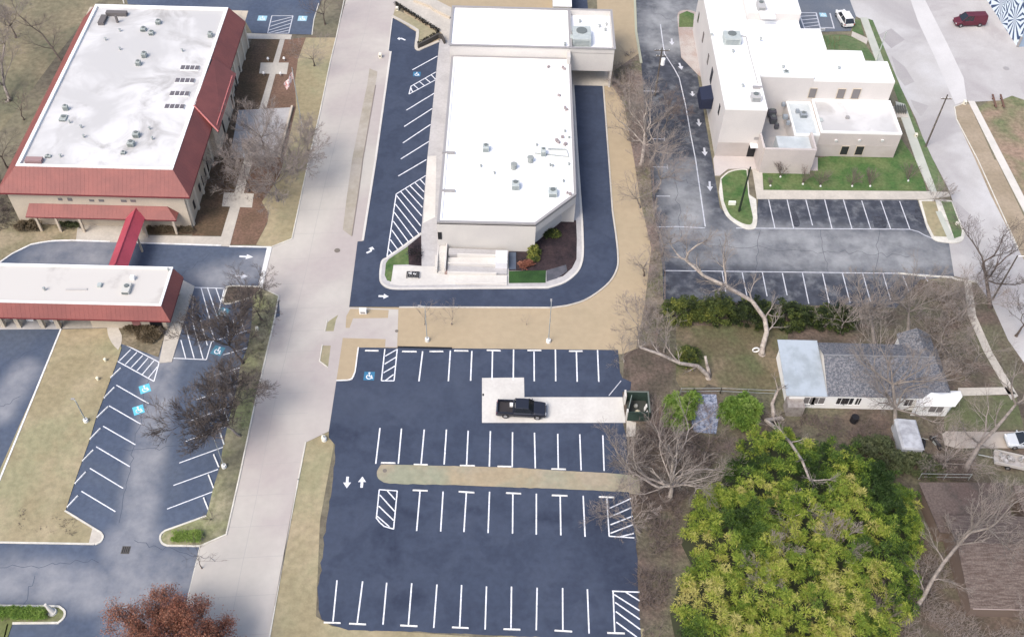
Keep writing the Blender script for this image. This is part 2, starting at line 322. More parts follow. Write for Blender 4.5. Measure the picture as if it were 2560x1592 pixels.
sheet('planting_bed', P(1053, 590, 1054, 667, 1022, 664, 1020, 617), .172, M_BED)
sheet('grass_patch', P(1272, 680, 1365, 678, 1364, 709, 1272, 710), .172, M_DKGREEN)
sheet('planting_bed', P(1272, 630, 1330, 625, 1340, 590, 1405, 553, 1440, 553, 1442, 600, 1441, 650, 1430, 672, 1408, 692, 1366, 704, 1366, 679, 1272, 679), .168, M_BED)
sheet('paving', P(1366, 678, 1415, 664, 1418, 680, 1392, 698, 1366, 706), .176, mat('slate_paving', (.07, .075, .09), c2=(.1, .1, .12), scale=1))
slab('front_step', P(1272, 634, 1290, 634, 1290, 676, 1272, 676), .1, .3, M_ASO)
# top: retaining ramp
sheet('ramp', P(992, -20, 1050, -20, 1128, 20, 1128, 110, 1108, 108, 1104, 84, 990, 8), .05, M_WALK)
sheet('rough_grass', P(988, 22, 1096, 82, 1066, 100, 1046, 112, 1046, 80, 983, 40), .052, M_VERGE)
# new parking lot
def jag(pts, d, n=5):
    out = []
    for i in range(len(pts)-1):
        a, b = pts[i], pts[i+1]; L = math.dist(a, b); k = max(1, int(L/14))
        for j in range(k):
            t = j/k; q = noise.noise(Vector((a[0]*.05+t*L*.06, a[1]*.05, i)))*d
            out.append((a[0]+(b[0]-a[0])*t+q, a[1]+(b[1]-a[1])*t+q*.6))
    return out+[pts[-1]]
LOT = P(841, 953, 870, 952, 880, 950, 887, 940, 897, 869)+P(1545, 875, 1550, 932, 1556, 945, 1578, 955, 1576, 975, 1556, 980, 1558, 1062, 1566, 1094, 1568, 1133)+jag(P(1574, 1237, 1590, 1351, 1600, 1560), 4)+jag(P(1604, 1600, 1400, 1594, 1280, 1589, 1010, 1578, 870, 1574, 830, 1562, 804, 1547), 5)+jag(P(796, 1523, 796, 1470, 807, 1377, 815, 1311, 825, 1271, 830, 1192, 834, 1170, 838, 1112), 9)+P(822, 1094)+P(822, 1078)
sheet('parking_lot', LOT, .046, M_ASN)
kerb(P(896, 869)+arc(P(888, 930, 880, 947, 868, 951), 4)+P(841, 952), .16, 0, .14, M_CURBW)
kerb(P(994, 868, 1130, 871), .25, 0, .1, M_BLACK)
slab('median', jag(P(953, 1161, 1150, 1166, 1300, 1170, 1400, 1177, 1510, 1182), 2)+P(1600, 1190, 1600, 1236, 1574, 1233)+jag(P(1570, 1230, 1400, 1222, 1280, 1218, 1150, 1213, 975, 1209), 3)+arc(P(960, 1206, 945, 1195, 943, 1178, 953, 1161), 3), 0, .1, mat('median_grass', (.32, .275, .205), c2=(.26, .265, .19), scale=.16, lo=.4, hi=.6, fine=.12, fscale=1.4, c3=(.33, .27, .18), s3=.12, bump=.2, bscale=5))
sheet('concrete_pad', P(1205, 945, 1310, 944, 1311, 993, 1556, 993, 1564, 1057, 1205, 1057), .054, M_PAD)
sheet('concrete_pad', P(1566, 1050, 1590, 1056, 1588, 1090, 1566, 1092), .054, M_WALK)
sheet('old_pavement', P(1206, 984, 1210, 984, 1210, 990, 1206, 990), .058, M_BLACK)
# church lot
CL = P(-150, 760, 0, 657, 32, 635, 79, 612, 127, 604, 275, 605, 344, 608, 553, 616, 677, 619, 650, 717, 697, 741, 700, 790, 627, 824, 619, 869, 600, 919, 595, 961, 582, 1012, 569, 1065, 558, 1117, 550, 1168, 534, 1218, 521, 1274, 516, 1290, 500, 1365, 471, 1486, 450, 1592, 430, 1750, -200, 1750)
sheet('parking_lot', CL, .036, M_ASO)
slab('street_strip', P(652, 722, 697, 741, 686, 800, 640, 998, 597, 1200, 566, 1336, 500, 1365, 415, 1364, 405, 1356, 402, 1345, 413, 1327, 516, 1290, 521, 1274, 534, 1218, 550, 1168, 558, 1117, 569, 1065, 582, 1012, 595, 961, 600, 919, 619, 869, 628, 822, 632, 760, 628, 745), 0, .1, mat('strip_grass', (.21, .225, .11), c2=(.28, .255, .17), scale=.25, fine=.25, fscale=2, c3=(.12, .115, .08), s3=.1, bump=.4, bscale=5))
sheet('grass_patch', P(652, 718, 632, 744, 569, 762, 558, 754, 571, 717, 640, 715), .06, M_DIRT)
slab('lawn', P(156, 824, 265, 821, 300, 850, 304, 872, 294, 903, 278, 945, 259, 996, 241, 1043, 225, 1099, 206, 1152, 190, 1197, 164, 1277, 238, 1323)+arc(P(252, 1331, 258, 1342, 252, 1354, 238, 1361), 3)+P(0, 1356, -120, 1354, -60, 1310), 0, .1, M_OLIVE)
slab('concrete_tip', P(232, 1321)+arc(P(252, 1331, 258, 1342, 252, 1354, 238, 1361), 3)+P(222, 1361), .02, .13, M_WALK)
kerb(P(-120, 1355, 0, 1356, 236, 1360), .2, 0, .14, M_CURB); kerb(P(163, 1277, 238, 1323)+arc(P(252, 1331, 258, 1342, 252, 1354, 238, 1361), 3), .2, 0, .14, M_CURB)
kerb(P(-90, 1410, 0, 1200, 153, 824), .2, 0, .15, M_CURBW)
kerb(P(516, 1290)+arc(P(413, 1327, 403, 1336, 401, 1347, 406, 1358, 418, 1364), 3)+P(500, 1365), .2, 0, .14, M_CURB)
kerb(P(500, 1366, 471, 1486, 452, 1592), .1, 0, .04, M_CURB)
slab('lawn', P(-60, 1514, 119, 1515, 148, 1516, 164, 1528, 161, 1544, 146, 1557, 32, 1558, 20, 1592, -60, 1800), 0, .1, mat('wet_grass', (.12, .14, .05), c2=(.2, .19, .12), scale=.25, fine=.25, fscale=2.5))
kerb(P(-60, 1514, 119, 1515)+arc(P(148, 1516, 162, 1528, 160, 1544, 146, 1557), 3)+P(32, 1558), .22, 0, .14, M_CURB)
kerb(P(20, 1560, 5, 1620), .15, 0, .1, M_CURB)
kerb(P(0, 657, 32, 635)+arc(P(79, 612, 127, 604, 180, 602), 4)+P(275, 605), .2, 0, .14, M_CURBW)
kerb(P(344, 608, 553, 615), .2, 0, .14, M_CURBW); kerb(P(574, 617, 677, 619), .2, 0, .14, M_CURBW)
slab('curb_band', P(668, 619, 680, 619, 656, 718, 646, 716), 0, .1, M_CURBW)
kerb(P(652, 718)+arc(P(600, 716, 571, 717, 566, 724, 558, 752, 562, 760, 575, 760), 4)+P(630, 744), .2, 0, .14, M_CURB)
kerb(P(677, 619, 730, 598, 772, 400, 799, 286, 825, 159, 841, 93, 865, -20), .16, 0, .12, M_CURB)
kerb(P(652, 718, 697, 741, 686, 800, 640, 998, 597, 1200, 566, 1336, 500, 1365), .16, 0, .12, M_CURB)
slab('garden', P(300, 850, 265, 821, 395, 822, 412, 838, 396, 893, 304, 860), 0, .1, mat('garden_soil', (.24, .2, .14), c2=(.14, .12, .08), scale=.5, fine=.3, fscale=3))
slab('sidewalk', P(455, 700, 487, 717, 430, 905, 398, 908, 412, 838), 0, .12, M_WALK)
slab('path', arc(P(268, 805, 270, 835, 280, 858, 296, 876), 3)+arc(P(304, 860, 305, 840, 296, 820, 292, 805), 3), .02, .12, M_WALK)
slab('drive_concrete', P(-150, 780, 0, 786, 160, 786, 154, 823, 0, 824, -150, 824), .02, .06, M_WALKG)
sheet('lawn_edge', P(160, 790, 268, 800, 262, 820, 156, 822), .064, M_WALK)
slab('walkway', P(195, 560, 215, 545, 345, 545, 365, 580, 372, 589, 553, 592, 700, 100, 712, 100, 574, 617, 344, 608, 190, 603), .0, .06, M_WALK)
sheet('lawn', P(-60, 620, 0, 560, 60, 550, 205, 545, 195, 603, 127, 603, 79, 611, 32, 634, -60, 700), .05, mat('side_lawn', (.3, .25, .17), c2=(.2, .18, .11), scale=.3, fine=.2, fscale=2, bump=.3))
slab('planting_bed', P(371, 572, 483, 573, 483, 585, 375, 586), .0, .1, M_MULCH)
sheet('garden_ground', P(480, 590, 553, 590, 700, 100, 630, 95, 600, 180, 560, 330, 500, 500), .03, M_MULCH)
sheet('garden_ground', P(574, 612, 712, 100, 790, 92, 750, 300, 690, 520, 672, 545, 648, 600, 640, 612), .03, M_REDMULCH)
sheet('lawn', P(765, 95, 840, 95, 799, 286, 772, 400, 730, 598, 680, 618, 640, 613, 668, 560, 672, 535, 655, 505, 700, 440, 740, 270, 738, 200, 745, 150), .036, M_OLIVE)
sheet('walkway', P(652, 158, 722, 158, 717, 187, 648, 185), .066, M_WALK); sheet('walkway', P(560, 482, 635, 485, 630, 520, 555, 517), .066, M_WALK)
slab('patio', P(596, 277, 731, 270, 699, 394, 575, 396), 0, .09, M_WALKG)
kerb(P(731, 270, 699, 394), .3, .0, .5, M_CREAM)
sheet('walkway', P(600, 84, 730, 88, 727, 100, 600, 98), .068, M_WALK)
sheet('parking_lot', P(300, -60, 830, -60, 796, 20, 785, 50, 780, 88, 630, 84, 600, 30, 320, 12), .06, M_ASO)
kerb(P(310, 10, 300, -30), .2, 0, .1, M_CURB); kerb(P(780, 88, 785, 50, 797, 10), .15, 0, .1, M_CURB)
# east side
sheet('side_lot', P(2280, -60, 2700, -60, 2700, 300, 2530, 240, 2500, 252, 2420, 256, 2300, 0), .03, M_LOTC)
ER = P(2090, -60, 2124, 0, 2140, 42, 2175, 60, 2214, 143, 2256, 228, 2290, 299, 2327, 400, 2333, 400, 2370, 471, 2409, 580, 2372, 606, 2385, 690, 2440, 705, 2480, 760, 2520, 850, 2660, 1050, 2700, 800, 2560, 651, 2544, 620, 2476, 487, 2438, 400, 2391, 299, 2386, 267, 2417, 254, 2409, 196, 2370, 114, 2312, 0, 2290, -60)
sheet('street', ER, .034, mat('east_street', (.4, .385, .375), c2=(.5, .495, .495), scale=.07, fine=.06, c3=(.35, .335, .335), s3=.06))
sheet('verge', arc(P(2391, 299, 2387, 275, 2396, 262, 2412, 257, 2424, 262), 3)+P(2486, 400, 2491, 400, 2555, 532, 2700, 830, 2700, 800, 2560, 651, 2544, 620, 2476, 487, 2438, 400), .038, mat('sandy_verge', (.33, .27, .2), c2=(.27, .22, .155), scale=.2, fine=.12, fscale=2))
kerb(P(2417, 256, 2386, 268, 2391, 299, 2444, 400, 2544, 620), .15, 0, .1, M_CURB)
slab('sidewalk', P(2420, 254, 2436, 254, 2512, 400, 2600, 570, 2590, 590, 2495, 405), 0, .08, mat('bright_walk', (.6, .57, .53), c2=(.52, .5, .46), scale=.3))
sheet('east_lawn', P(2470, 254, 2530, 240, 2700, 300, 2700, 700, 2640, 640, 2512, 400, 2445, 270), .026, mat('patchy_grass', (.2, .18, .11), c2=(.12, .15, .07), scale=.15, lo=.4, hi=.6, fine=.3, fscale=1.5, c3=(.28, .2, .15), s3=.08, bump=.5, bscale=5))
LOTR = P(1591, -60, 1589, 0, 1592, 80, 1603, 159, 1613, 300, 1624, 400, 1632, 506, 1656, 665, 1658, 750, 1920, 760, 2240, 770, 2300, 700, 2385, 692, 2372, 606, 2335, 601, 2317, 569, 2293, 500, 1895, 497, 1891, 553, 1840, 557, 1800, 520, 1780, 400, 1743, 185, 1703, 143, 1750, 0, 1760, -60)
sheet('parking_lot', LOTR, .04, M_ASG)
kerb(P(1587, 0, 1590, 80, 1603, 159), .4, 0, .12, mat('mossy_curb', (.36, .37, .29)))
sheet('parking_lot', P(1950, -60, 2095, -60, 2124, 0, 2140, 42, 2126, 79, 1973, 82), .044, mat('slate_asphalt', (.11, .13, .165), c2=(.15, .165, .19), scale=.1, fine=.12))
slab('terrace', P(1783, 398, 1787, 440, 1800, 440, 1820, 424, 1865, 422, 1905, 428, 2044, 428, 2044, 395, 1800, 360), 0, .12, M_PINKW)
sheet('green_lawn', P(1905, 428, 1906, 478, 2317, 481, 2310, 455, 2288, 400, 2240, 330, 2150, 380, 1950, 410), .05, M_GREEN)
slab('sidewalk', P(1880, 424, 1905, 424, 1908, 477, 2318, 480, 2370, 482, 2375, 492, 2322, 500, 1892, 499), 0, .14, M_WALK)
slab('green_island', arc(P(1801, 447, 1819, 431, 1846, 424, 1868, 424), 3)+P(1873, 488, 1890, 500, 1893, 545)+arc(P(1892, 560, 1886, 573, 1865, 574, 1838, 560, 1815, 540, 1803, 510, 1797, 480), 4), 0, .13, M_CURB)
sheet('green_lawn', arc(P(1803, 450, 1821, 434, 1847, 427, 1866, 427), 3)+P(1870, 488, 1882, 545)+arc(P(1881, 556, 1876, 563, 1862, 562, 1844, 554, 1823, 537, 1809, 505), 4), .14, M_GREEN)
slab('traffic_island', arc(P(1694, 60, 1695, 34, 1716, 27, 1738, 32, 1750, 45), 3)+P(1760, 200, 1743, 187, 1703, 145), 0, .13, mat('pink_gravel', (.34, .27, .24), c2=(.42, .39, .37), scale=.25, fine=.15))
sheet('green_lawn', P(1698, 38, 1717, 30, 1735, 37, 1732, 70, 1697, 70), .14, M_GREEN)
sheet('grass_patch', P(1992, 90, 2040, 88, 2110, 88, 2155, 100, 2195, 160, 2230, 220, 2150, 170, 2020, 165), .05, M_GREEN2)
slab('sidewalk', P(2130, 80, 2170, 98, 2166, 112, 2128, 92), 0, .12, M_WALK); slab('sidewalk', P(2150, 46, 2168, 46, 2212, 162, 2192, 162), 0, .12, mat('pale_walk', (.46, .47, .42), c2=(.4, .42, .37), scale=.3))
sheet('grass_patch', P(2170, 48, 2182, 52, 2256, 230, 2300, 330, 2365, 470, 2345, 482, 2300, 400, 2212, 162), .052, M_GREEN2)
sheet('grass_patch', P(2132, 50, 2150, 50, 2160, 90, 2130, 80), .048, M_GREEN2)
slab('sidewalk', P(2238, 255, 2262, 262, 2290, 340, 2342, 482, 2325, 482, 2290, 405), 0, .12, mat('pale_walk', (.46, .47, .42)))
slab('traffic_island', P(2296, 502, 2348, 500, 2378, 503)+arc(P(2412, 585, 2405, 603, 2385, 609, 2345, 605, 2330, 597), 4)+P(2316, 570), 0, .13, M_CURB)
sheet('grass_patch', P(2303, 505, 2338, 505, 2350, 545, 2368, 594, 2334, 592, 2318, 560), .14, M_OLIVE)
sheet('grass_patch', P(2352, 505, 2378, 506, 2404, 578, 2402, 592, 2385, 598, 2372, 560), .14, M_GREEN2)
sheet('sidewalk', P(2338, 530, 2352, 530, 2386, 602, 2370, 602), .145, mat('pale_walk', (.46, .47, .42)))
kerb(P(2245, 684, 2300, 690)+arc(P(2380, 694, 2395, 700, 2445, 706), 3), .25, 0, .14, M_CURB)
slab('sidewalk', P(2410, 705, 2428, 706, 2440, 790, 2480, 880, 2545, 990, 2528, 1000, 2460, 880, 2420, 790), 0, .06, M_WALK)
slab('front_path', P(2395, 970, 2520, 968, 2540, 985, 2395, 990), 0, .06, M_WALK)
slab('driveway', P(2355, 1085, 2365, 1078, 2490, 1080, 2570, 1078, 2570, 1120, 2390, 1120, 2362, 1112), 0, .05, mat('driveway_concrete', (.43, .38, .33), c2=(.36, .32, .28), scale=.4))
slab('gravel_bed', P(1728, 986, 1790, 987, 1797, 1040, 1790, 1085, 1735, 1080, 1722, 1030), 0, .12, M_GRAVEL)
# foot of the street-side strips, lower right ground tint
sheet('side_yard', P(2360, 1000, 2400, 985, 2540, 990, 2560, 1075, 2360, 1075), .03, mat('yard_olive', (.14, .13, .085), c2=(.11, .125, .06), scale=.3, fine=.25, fscale=2, bump=.5))

# ================================================================ ROAD PAINT
def lines(name, tile_segs, z, w=.13, m=None, parent=None):
    mb = MB(); k = 0
    for t, *q in tile_segs:
        pts = T(t, *q)
        for i in range(0, len(pts)-1, 2): mb.seg(g(*pts[i]), g(*pts[i+1]), w, z+k*.0003); k += 1
    o = mb.build(name, m or M_PAINT, parent)
    if not parent: o['kind'] = 'structure'
    return o
def chain(name, t, z, q, w=.13, m=None):
    pts = T(t, *q) if t else P(*q); mb = MB()
    ribbon(mb, W(pts), w, z-.001, z); o = mb.build(name, m or M_PAINT); o['kind'] = 'structure'; return o
Z = .054
lines('stall_lines', [('C2', 1575, 297, 1540, 580, 1837, 290, 1818, 580, 2040, 295, 2028, 575), ('C2', 2235, 295, 2230, 565), ('C3', 15, 280, 12, 570, 208, 300, 210, 580, 410, 280, 413, 580, 608, 300, 616, 585, 808, 285, 820, 585)], .062, .17)
lines('stall_lines', [('C2', 1172, 1020, 1132, 1358, 1375, 1025, 1345, 1358, 1590, 1035, 1560, 1365, 1800, 1035, 1778, 1365, 2005, 1045, 1990, 1378, 2215, 1050, 2205, 1385), ('C3', 5, 1060, 2, 1390, 212, 1065, 220, 1400, 432, 1075, 437, 1415, 640, 1080, 653, 1420, 858, 1090, 870, 1425)], Z, .16)
lines('stall_lines', [('D2', 1550, 140, 1518, 510, 1768, 138, 1745, 515, 1988, 150, 1965, 520, 2207, 140, 2193, 530), ('D3', 8, 165, 5, 535, 230, 158, 229, 545, 455, 185, 461, 552, 672, 178, 690, 565, 895, 195, 918, 560)], Z, .155)
lines('stall_lines', [('D2', 766, 975, 728, 1365, 1008, 985, 957, 1380, 1235, 998, 1200, 1395, 1472, 1003, 1440, 1400, 1710, 1015, 1680, 1425, 1943, 1020, 1925, 1420, 2178, 1033, 2165, 1440), ('D3', -5, 1035, -10, 1435, 237, 1045, 229, 1448, 478, 1048, 480, 1450, 712, 1060, 728, 1478, 955, 1080, 970, 1470)], Z, .15)
lines('hatching', [('C2', 1218, 275, 1185, 575, 1185, 575, 1305, 575, 1305, 575, 1335, 275, 1330, 280, 1222, 342, 1328, 350, 1215, 418, 1315, 435, 1205, 500, 1300, 515, 1225, 572)], Z, .15)
lines('hatching', [('D2', 1165, 120, 1335, 132, 1335, 130, 1300, 495, 1165, 120, 1138, 390, 1135, 385, 1170, 430, 1170, 430, 1215, 470, 1215, 468, 1300, 492, 1240, 130, 1315, 215, 1170, 170, 1310, 325, 1160, 275, 1300, 410, 1145, 370, 1260, 470)], Z, .14)
lines('hatching', [('D3', 918, 560, 1155, 575, 920, 297, 1125, 203, 920, 380, 1128, 290, 930, 452, 1140, 370, 930, 532, 1143, 450, 1020, 565, 1150, 533)], Z, .15)
lines('hatching', [('D3', 945, 1078, 1205, 1088, 1075, 1088, 1205, 1170, 965, 1110, 1205, 1262, 975, 1185, 1208, 1345, 980, 1270, 1212, 1440, 985, 1370, 1180, 1512)], Z, .15)
lines('gate_line', [('C3', 915, 715, 1030, 575)], Z, .1, M_PAINTO)
lines('stall_lines', [('A2', 1715, 535, 1478, 665, 1685, 885, 1422, 1045, 1665, 1030, 1400, 1200, 1650, 1180, 1388, 1355, 1635, 1340, 1370, 1505), ('B2', 1610, 0, 1345, 155)], .05, .17)
lines('hatching', [('A2', 1700, 685, 1465, 820, 1465, 820, 1445, 895, 1445, 895, 1695, 760, 1655, 710, 1695, 752, 1600, 745, 1650, 785, 1545, 775, 1595, 818, 1490, 805, 1540, 850, 1462, 830, 1480, 875)], .05, .15)
lines('hatching', [('B2', 1605, 150, 1325, 325, 1325, 325, 1238, 915, 1238, 915, 1570, 700, 1550, 185, 1600, 240, 1500, 215, 1588, 305, 1455, 245, 1582, 375, 1410, 270, 1572, 450, 1365, 298, 1565, 530, 1330, 340, 1557, 625, 1318, 420, 1543, 705, 1305, 495, 1492, 745, 1297, 580, 1440, 775, 1285, 665, 1390, 815, 1270, 755, 1340, 850, 1255, 845, 1285, 885)], .05, .15)
ZC = .042
lines('hatching', [('C1', 1150, 215, 1505, 400, 1505, 400, 1455, 580, 1455, 580, 1110, 390, 1235, 280, 1130, 385, 1295, 305, 1185, 420, 1350, 335, 1240, 450, 1400, 360, 1295, 480, 1455, 385, 1345, 515, 1490, 440, 1405, 545)], ZC, .13)
lines('stall_lines', [('C1', 1100, 615, 1405, 790, 1030, 810, 1335, 985, 975, 1003, 1280, 1178, 910, 1197, 1228, 1385, 850, 1400, 1163, 1589), ('D1', 770, 135, 1092, 328)], ZC, .13)
lines('stall_lines', [('C1', 1980, 540, 2270, 450, 1855, 755, 2250, 615, 1805, 950, 2210, 800, 1755, 1145, 2155, 1000, 1695, 1350, 2110, 1200, 1640, 1562, 2060, 1410, 2110, 330, 2340, 265, 2000, 205, 2380, 90, 1950, 375, 2000, 205, 1985, 60, 2030, 190, 2135, 20, 2165, 160, 2200, 0, 2245, 130, 2280, 0, 2310, 105), ('D1', 1580, 303, 2015, 138)], ZC, .12)
lines('hatching', [('B1', 1825, 1205, 2120, 1215, 2120, 1215, 2085, 1360, 2085, 1360, 2050, 1500, 1900, 1205, 1985, 1512, 1960, 1205, 2060, 1500, 2040, 1210, 2085, 1340), ('C1', 1730, 0, 1620, 360, 1620, 360, 1950, 375, 1895, 0, 1960, 240, 1815, 0, 1920, 370, 1750, 50, 1835, 360, 1710, 190, 1755, 360), ('B1', 1825, 1205, 1730, 1512, 1830, 1285, 1815, 1512)], ZC, .12)
lines('hatching', [('A2', 150, 155, 350, 155, 350, 155, 310, 320, 310, 320, 110, 320, 110, 320, 150, 155, 145, 215, 345, 165, 135, 255, 340, 190, 125, 290, 335, 225, 120, 315, 320, 262, 180, 320, 315, 290)], .066, .16, M_PAINTO)
lines('hatching', [('A4', 290, 125, 455, 125, 455, 125, 495, 275, 495, 275, 345, 275, 345, 275, 290, 125, 295, 160, 460, 150, 310, 195, 470, 180, 322, 228, 480, 212, 335, 262, 490, 240, 495, 265, 620, 270, 585, 130, 625, 275, 455, 130, 495, 275)], .05, .2, M_PAINTO)
lines('stall_lines', [('B4', 5, 378, 65, 648, 180, 378, 242, 650, 357, 378, 420, 620, 535, 378, 605, 655, 712, 378, 793, 655, 885, 388, 970, 655, 1065, 388, 1158, 655, 1243, 392, 1340, 658, 135, 1070, 180, 1280, 325, 1070, 385, 1360, 515, 1075, 580, 1365, 703, 1075, 775, 1350, 895, 1078, 968, 1340, 1085, 1075, 1158, 1325, 1275, 1100, 1330, 1240, 1470, 1080, 1510, 1150), ('B3', 1985, 1055, 2020, 1250, 2175, 1065, 2220, 1290, 2365, 1065, 2410, 1290, 1320, 68, 1470, 72, 1468, 50, 1470, 90, 1365, 345, 1495, 345, 1375, 635, 1550, 632, 1550, 632, 1825, 645), ('A3', 1300, 1315, 1440, 1318, 1440, 1300, 1440, 1335, 1240, 865, 1385, 868)], .047, .14, M_PAINTO)
chain('lane_line', None, .049, [1840, 571, 2274, 574, 2296, 580, 2312, 589, 2334, 598], .14, M_PAINTO)
chain('lane_line', None, .049, [1661, 677, 2245, 684, 2320, 688, 2393, 698], .14, M_PAINTO)
chain('lane_line', None, .049, [1651, 62, 1656, 100, 1661, 135, 1685, 172, 1698, 196, 1714, 265, 1727, 339, 1739, 400, 1763, 567], .16, M_PAINTO)
def arrow(tip, tail, w=.9, z=.06, m=None, bend=None):
    a, b = g(*tail), g(*tip); d = (b-a); Lg = d.length; d.normalize(); n = Vector((-d.y, d.x, 0)); hl = min(.5*Lg, 1.0); c = b-d*hl
    mb = MB()
    if bend:
        k = g(*bend); mb.seg(k, a+d*.1, .3, z-.0004); 
    mb.seg(a, c, .3, z); mb.ngon([(q.x, q.y, z+.0006) for q in (c-n*w/2, b, c+n*w/2)])
    return tag(mb.build('lane_arrow', m or M_PAINT), kind='structure')
arrow(T('D2', 858, 108)[0], T('C2', 866, 1480)[0]); arrow(T('C2', 1006, 1478)[0], T('D2', 998, 102)[0])
arrow(T('B2', 1100, 822)[0], T('B2', 1082, 868)[0], bend=T('B2', 1045, 882)[0]); arrow(T('B2', 1255, 1292)[0], T('B2', 1158, 1288)[0])
arrow(T('A2', 1335, 372)[0], T('A2', 1380, 368)[0], bend=T('A2', 1412, 385)[0])
arrow(T('B1', 2395, 920)[0], T('B1', 2262, 913)[0]); arrow(T('B1', 2350, 1103)[0], T('B1', 2215, 1098)[0], m=M_PAINTO)
for q in (('A3', 1512, 432, 1508, 370), ('A3', 1605, 665, 1580, 600), ('A3', 1708, 915, 1702, 868), ('A3', 1770, 1200, 1760, 1130), ('A3', 1825, 1478, 1815, 1400), ('B3', 1872, 298, 1866, 205)):
    t = T(*q); arrow(t[0], t[1], .9, m=M_PAINTO)
def access(px, py, s=1.2, z=.058, m=None, rot=0, sym=True):
    c = g(px, py); o = MB().box((c.x, c.y, z-.002), (s, s, .002), rot).build('accessible_bay_mark', m or M_BLUE); o['kind'] = 'structure'
    if not sym: return
    mb = MB(); R = s*.25; k = 14; q = lambda x, y: (c.x+x*math.cos(rot)-y*math.sin(rot), c.y+x*math.sin(rot)+y*math.cos(rot))
    for i in range(k-3):      # wheel ring
        a0, a1 = 2.2+i*2*math.pi/k, 2.2+(i+1)*2*math.pi/k
        mb.seg(Vector(q(R*math.cos(a0), -s*.1+R*math.sin(a0))), Vector(q(R*math.cos(a1), -s*.1+R*math.sin(a1))), s*.1, z+.0008+i*.0001)
    mb.seg(Vector(q(-.02, s*.22)), Vector(q(0, -s*.05)), s*.12, z+.003); mb.seg(Vector(q(0, -s*.05)), Vector(q(s*.22, -s*.08)), s*.1, z+.0034)
    mb.seg(Vector(q(s*.2, -s*.06)), Vector(q(s*.34, -s*.3)), s*.1, z+.0038); mb.ngon([(*q(-.02+s*.1*math.cos(t), s*.34+s*.1*math.sin(t)), z+.0042) for t in [i*math.pi/4 for i in range(8)]])
    mb.build('accessible_symbol', M_PAINT, o)
t = T('C2', 1070, 530)[0]; access(*t, 1.3, .058, M_BLUED)
for q in ((1370, 650), (1310, 850)): t = T('C1', *q)[0]; access(*t, 1.25, .05, mat('bright_blue_paint', (.12, .5, .68)), .45)
t = T('A2', 1520, 705)[0]; access(*t, 1.2, .05, M_BLUED)
for q in ((60, 178), (440, 180)): t = T('A2', *q)[0]; access(*t, 1.5, .07, mat('pale_blue_paint', (.3, .5, .6)))
for q in ((235, 150), (520, 145)): t = T('A4', *q)[0]; access(*t, 1.2, .052, mat('pale_blue_paint', (.3, .5, .6)))
for q in ((2110, 1440), (2060, 290)):
    t = T('B1' if q[1] > 1000 else 'C1', *q)[0]; access(*t, 1.4, .05, mat('shaded_blue_paint', (.07, .2, .28)), -.3)  # tree shade put into the colour: darker blue for these two marks

sheet('scrub_ground', P(1603, 130, 1612, 160, 1624, 300, 1632, 420, 1640, 560, 1660, 690, 1662, 760, 1640, 860, 1590, 870, 1612, 760, 1628, 620, 1600, 500, 1585, 400, 1560, 260, 1530, 215, 1532, 180, 1575, 150), .024, mat('scrub_soil', (.19, .16, .125), c2=(.13, .13, .075), scale=.3, lo=.4, hi=.6, fine=.35, fscale=2.5, c3=(.2, .15, .13), s3=.12, bump=.6, bscale=4))

# concrete slab joints of the west street
mb = MB(); cl = [(930, 0), (912, 80), (880, 200), (848, 320), (815, 450), (790, 560), (765, 680), (735, 800), (712, 900), (688, 1000), (668, 1100), (640, 1250), (608, 1400), (570, 1590)]
ribbon(mb, W(cl), .05, .0285, .0305)
for i in range(26):
    t = i/25*(len(cl)-1.01); k = int(t); f = t-k; c = g(cl[k][0]+(cl[k+1][0]-cl[k][0])*f, cl[k][1]+(cl[k+1][1]-cl[k][1])*f); mb.seg(c+Vector((-4.2, -.4, 0)), c+Vector((4.2, .3, 0)), .04, .0312)
tag(mb.build('street_joints', mat('joint_grey', (.35, .335, .32))), kind='structure')

sheet('street_gutter', P(2255, -60, 2290, -60, 2312, 0, 2370, 114, 2409, 196, 2417, 252, 2388, 262, 2335, 140, 2295, 55), .0385, mat('bright_concrete', (.5, .49, .485), c2=(.56, .55, .545), scale=.12, fine=.05))
M_PATCH = mat('patched_concrete', (.325, .31, .315), c2=(.37, .355, .35), scale=.15, fine=.08)
for q in ((2196, 88, 2228, 72, 2262, 100, 2228, 122), (2228, 140, 2262, 168, 2286, 206, 2262, 216, 2242, 190), (2276, 250, 2322, 266, 2302, 292, 2286, 272), (2352, 497, 2392, 506, 2452, 562, 2444, 640, 2418, 612, 2388, 560)): sheet('concrete_patch', P(*q), .0386, M_PATCH)
for q in ((1700, 100, 1706, 130, 1720, 150, 1712, 118), (1985, 520, 2000, 560, 1985, 566, 1972, 530), (2180, 540, 2210, 545, 2215, 570, 2185, 568), (2290, 505, 2300, 520, 2310, 560, 2285, 545)):
    sheet('tar_patch', arc(P(*q), 4), .0425, mat('tar_patch', (.035, .038, .05), c2=(.06, .065, .08), scale=1.2, fine=.3, fscale=4))
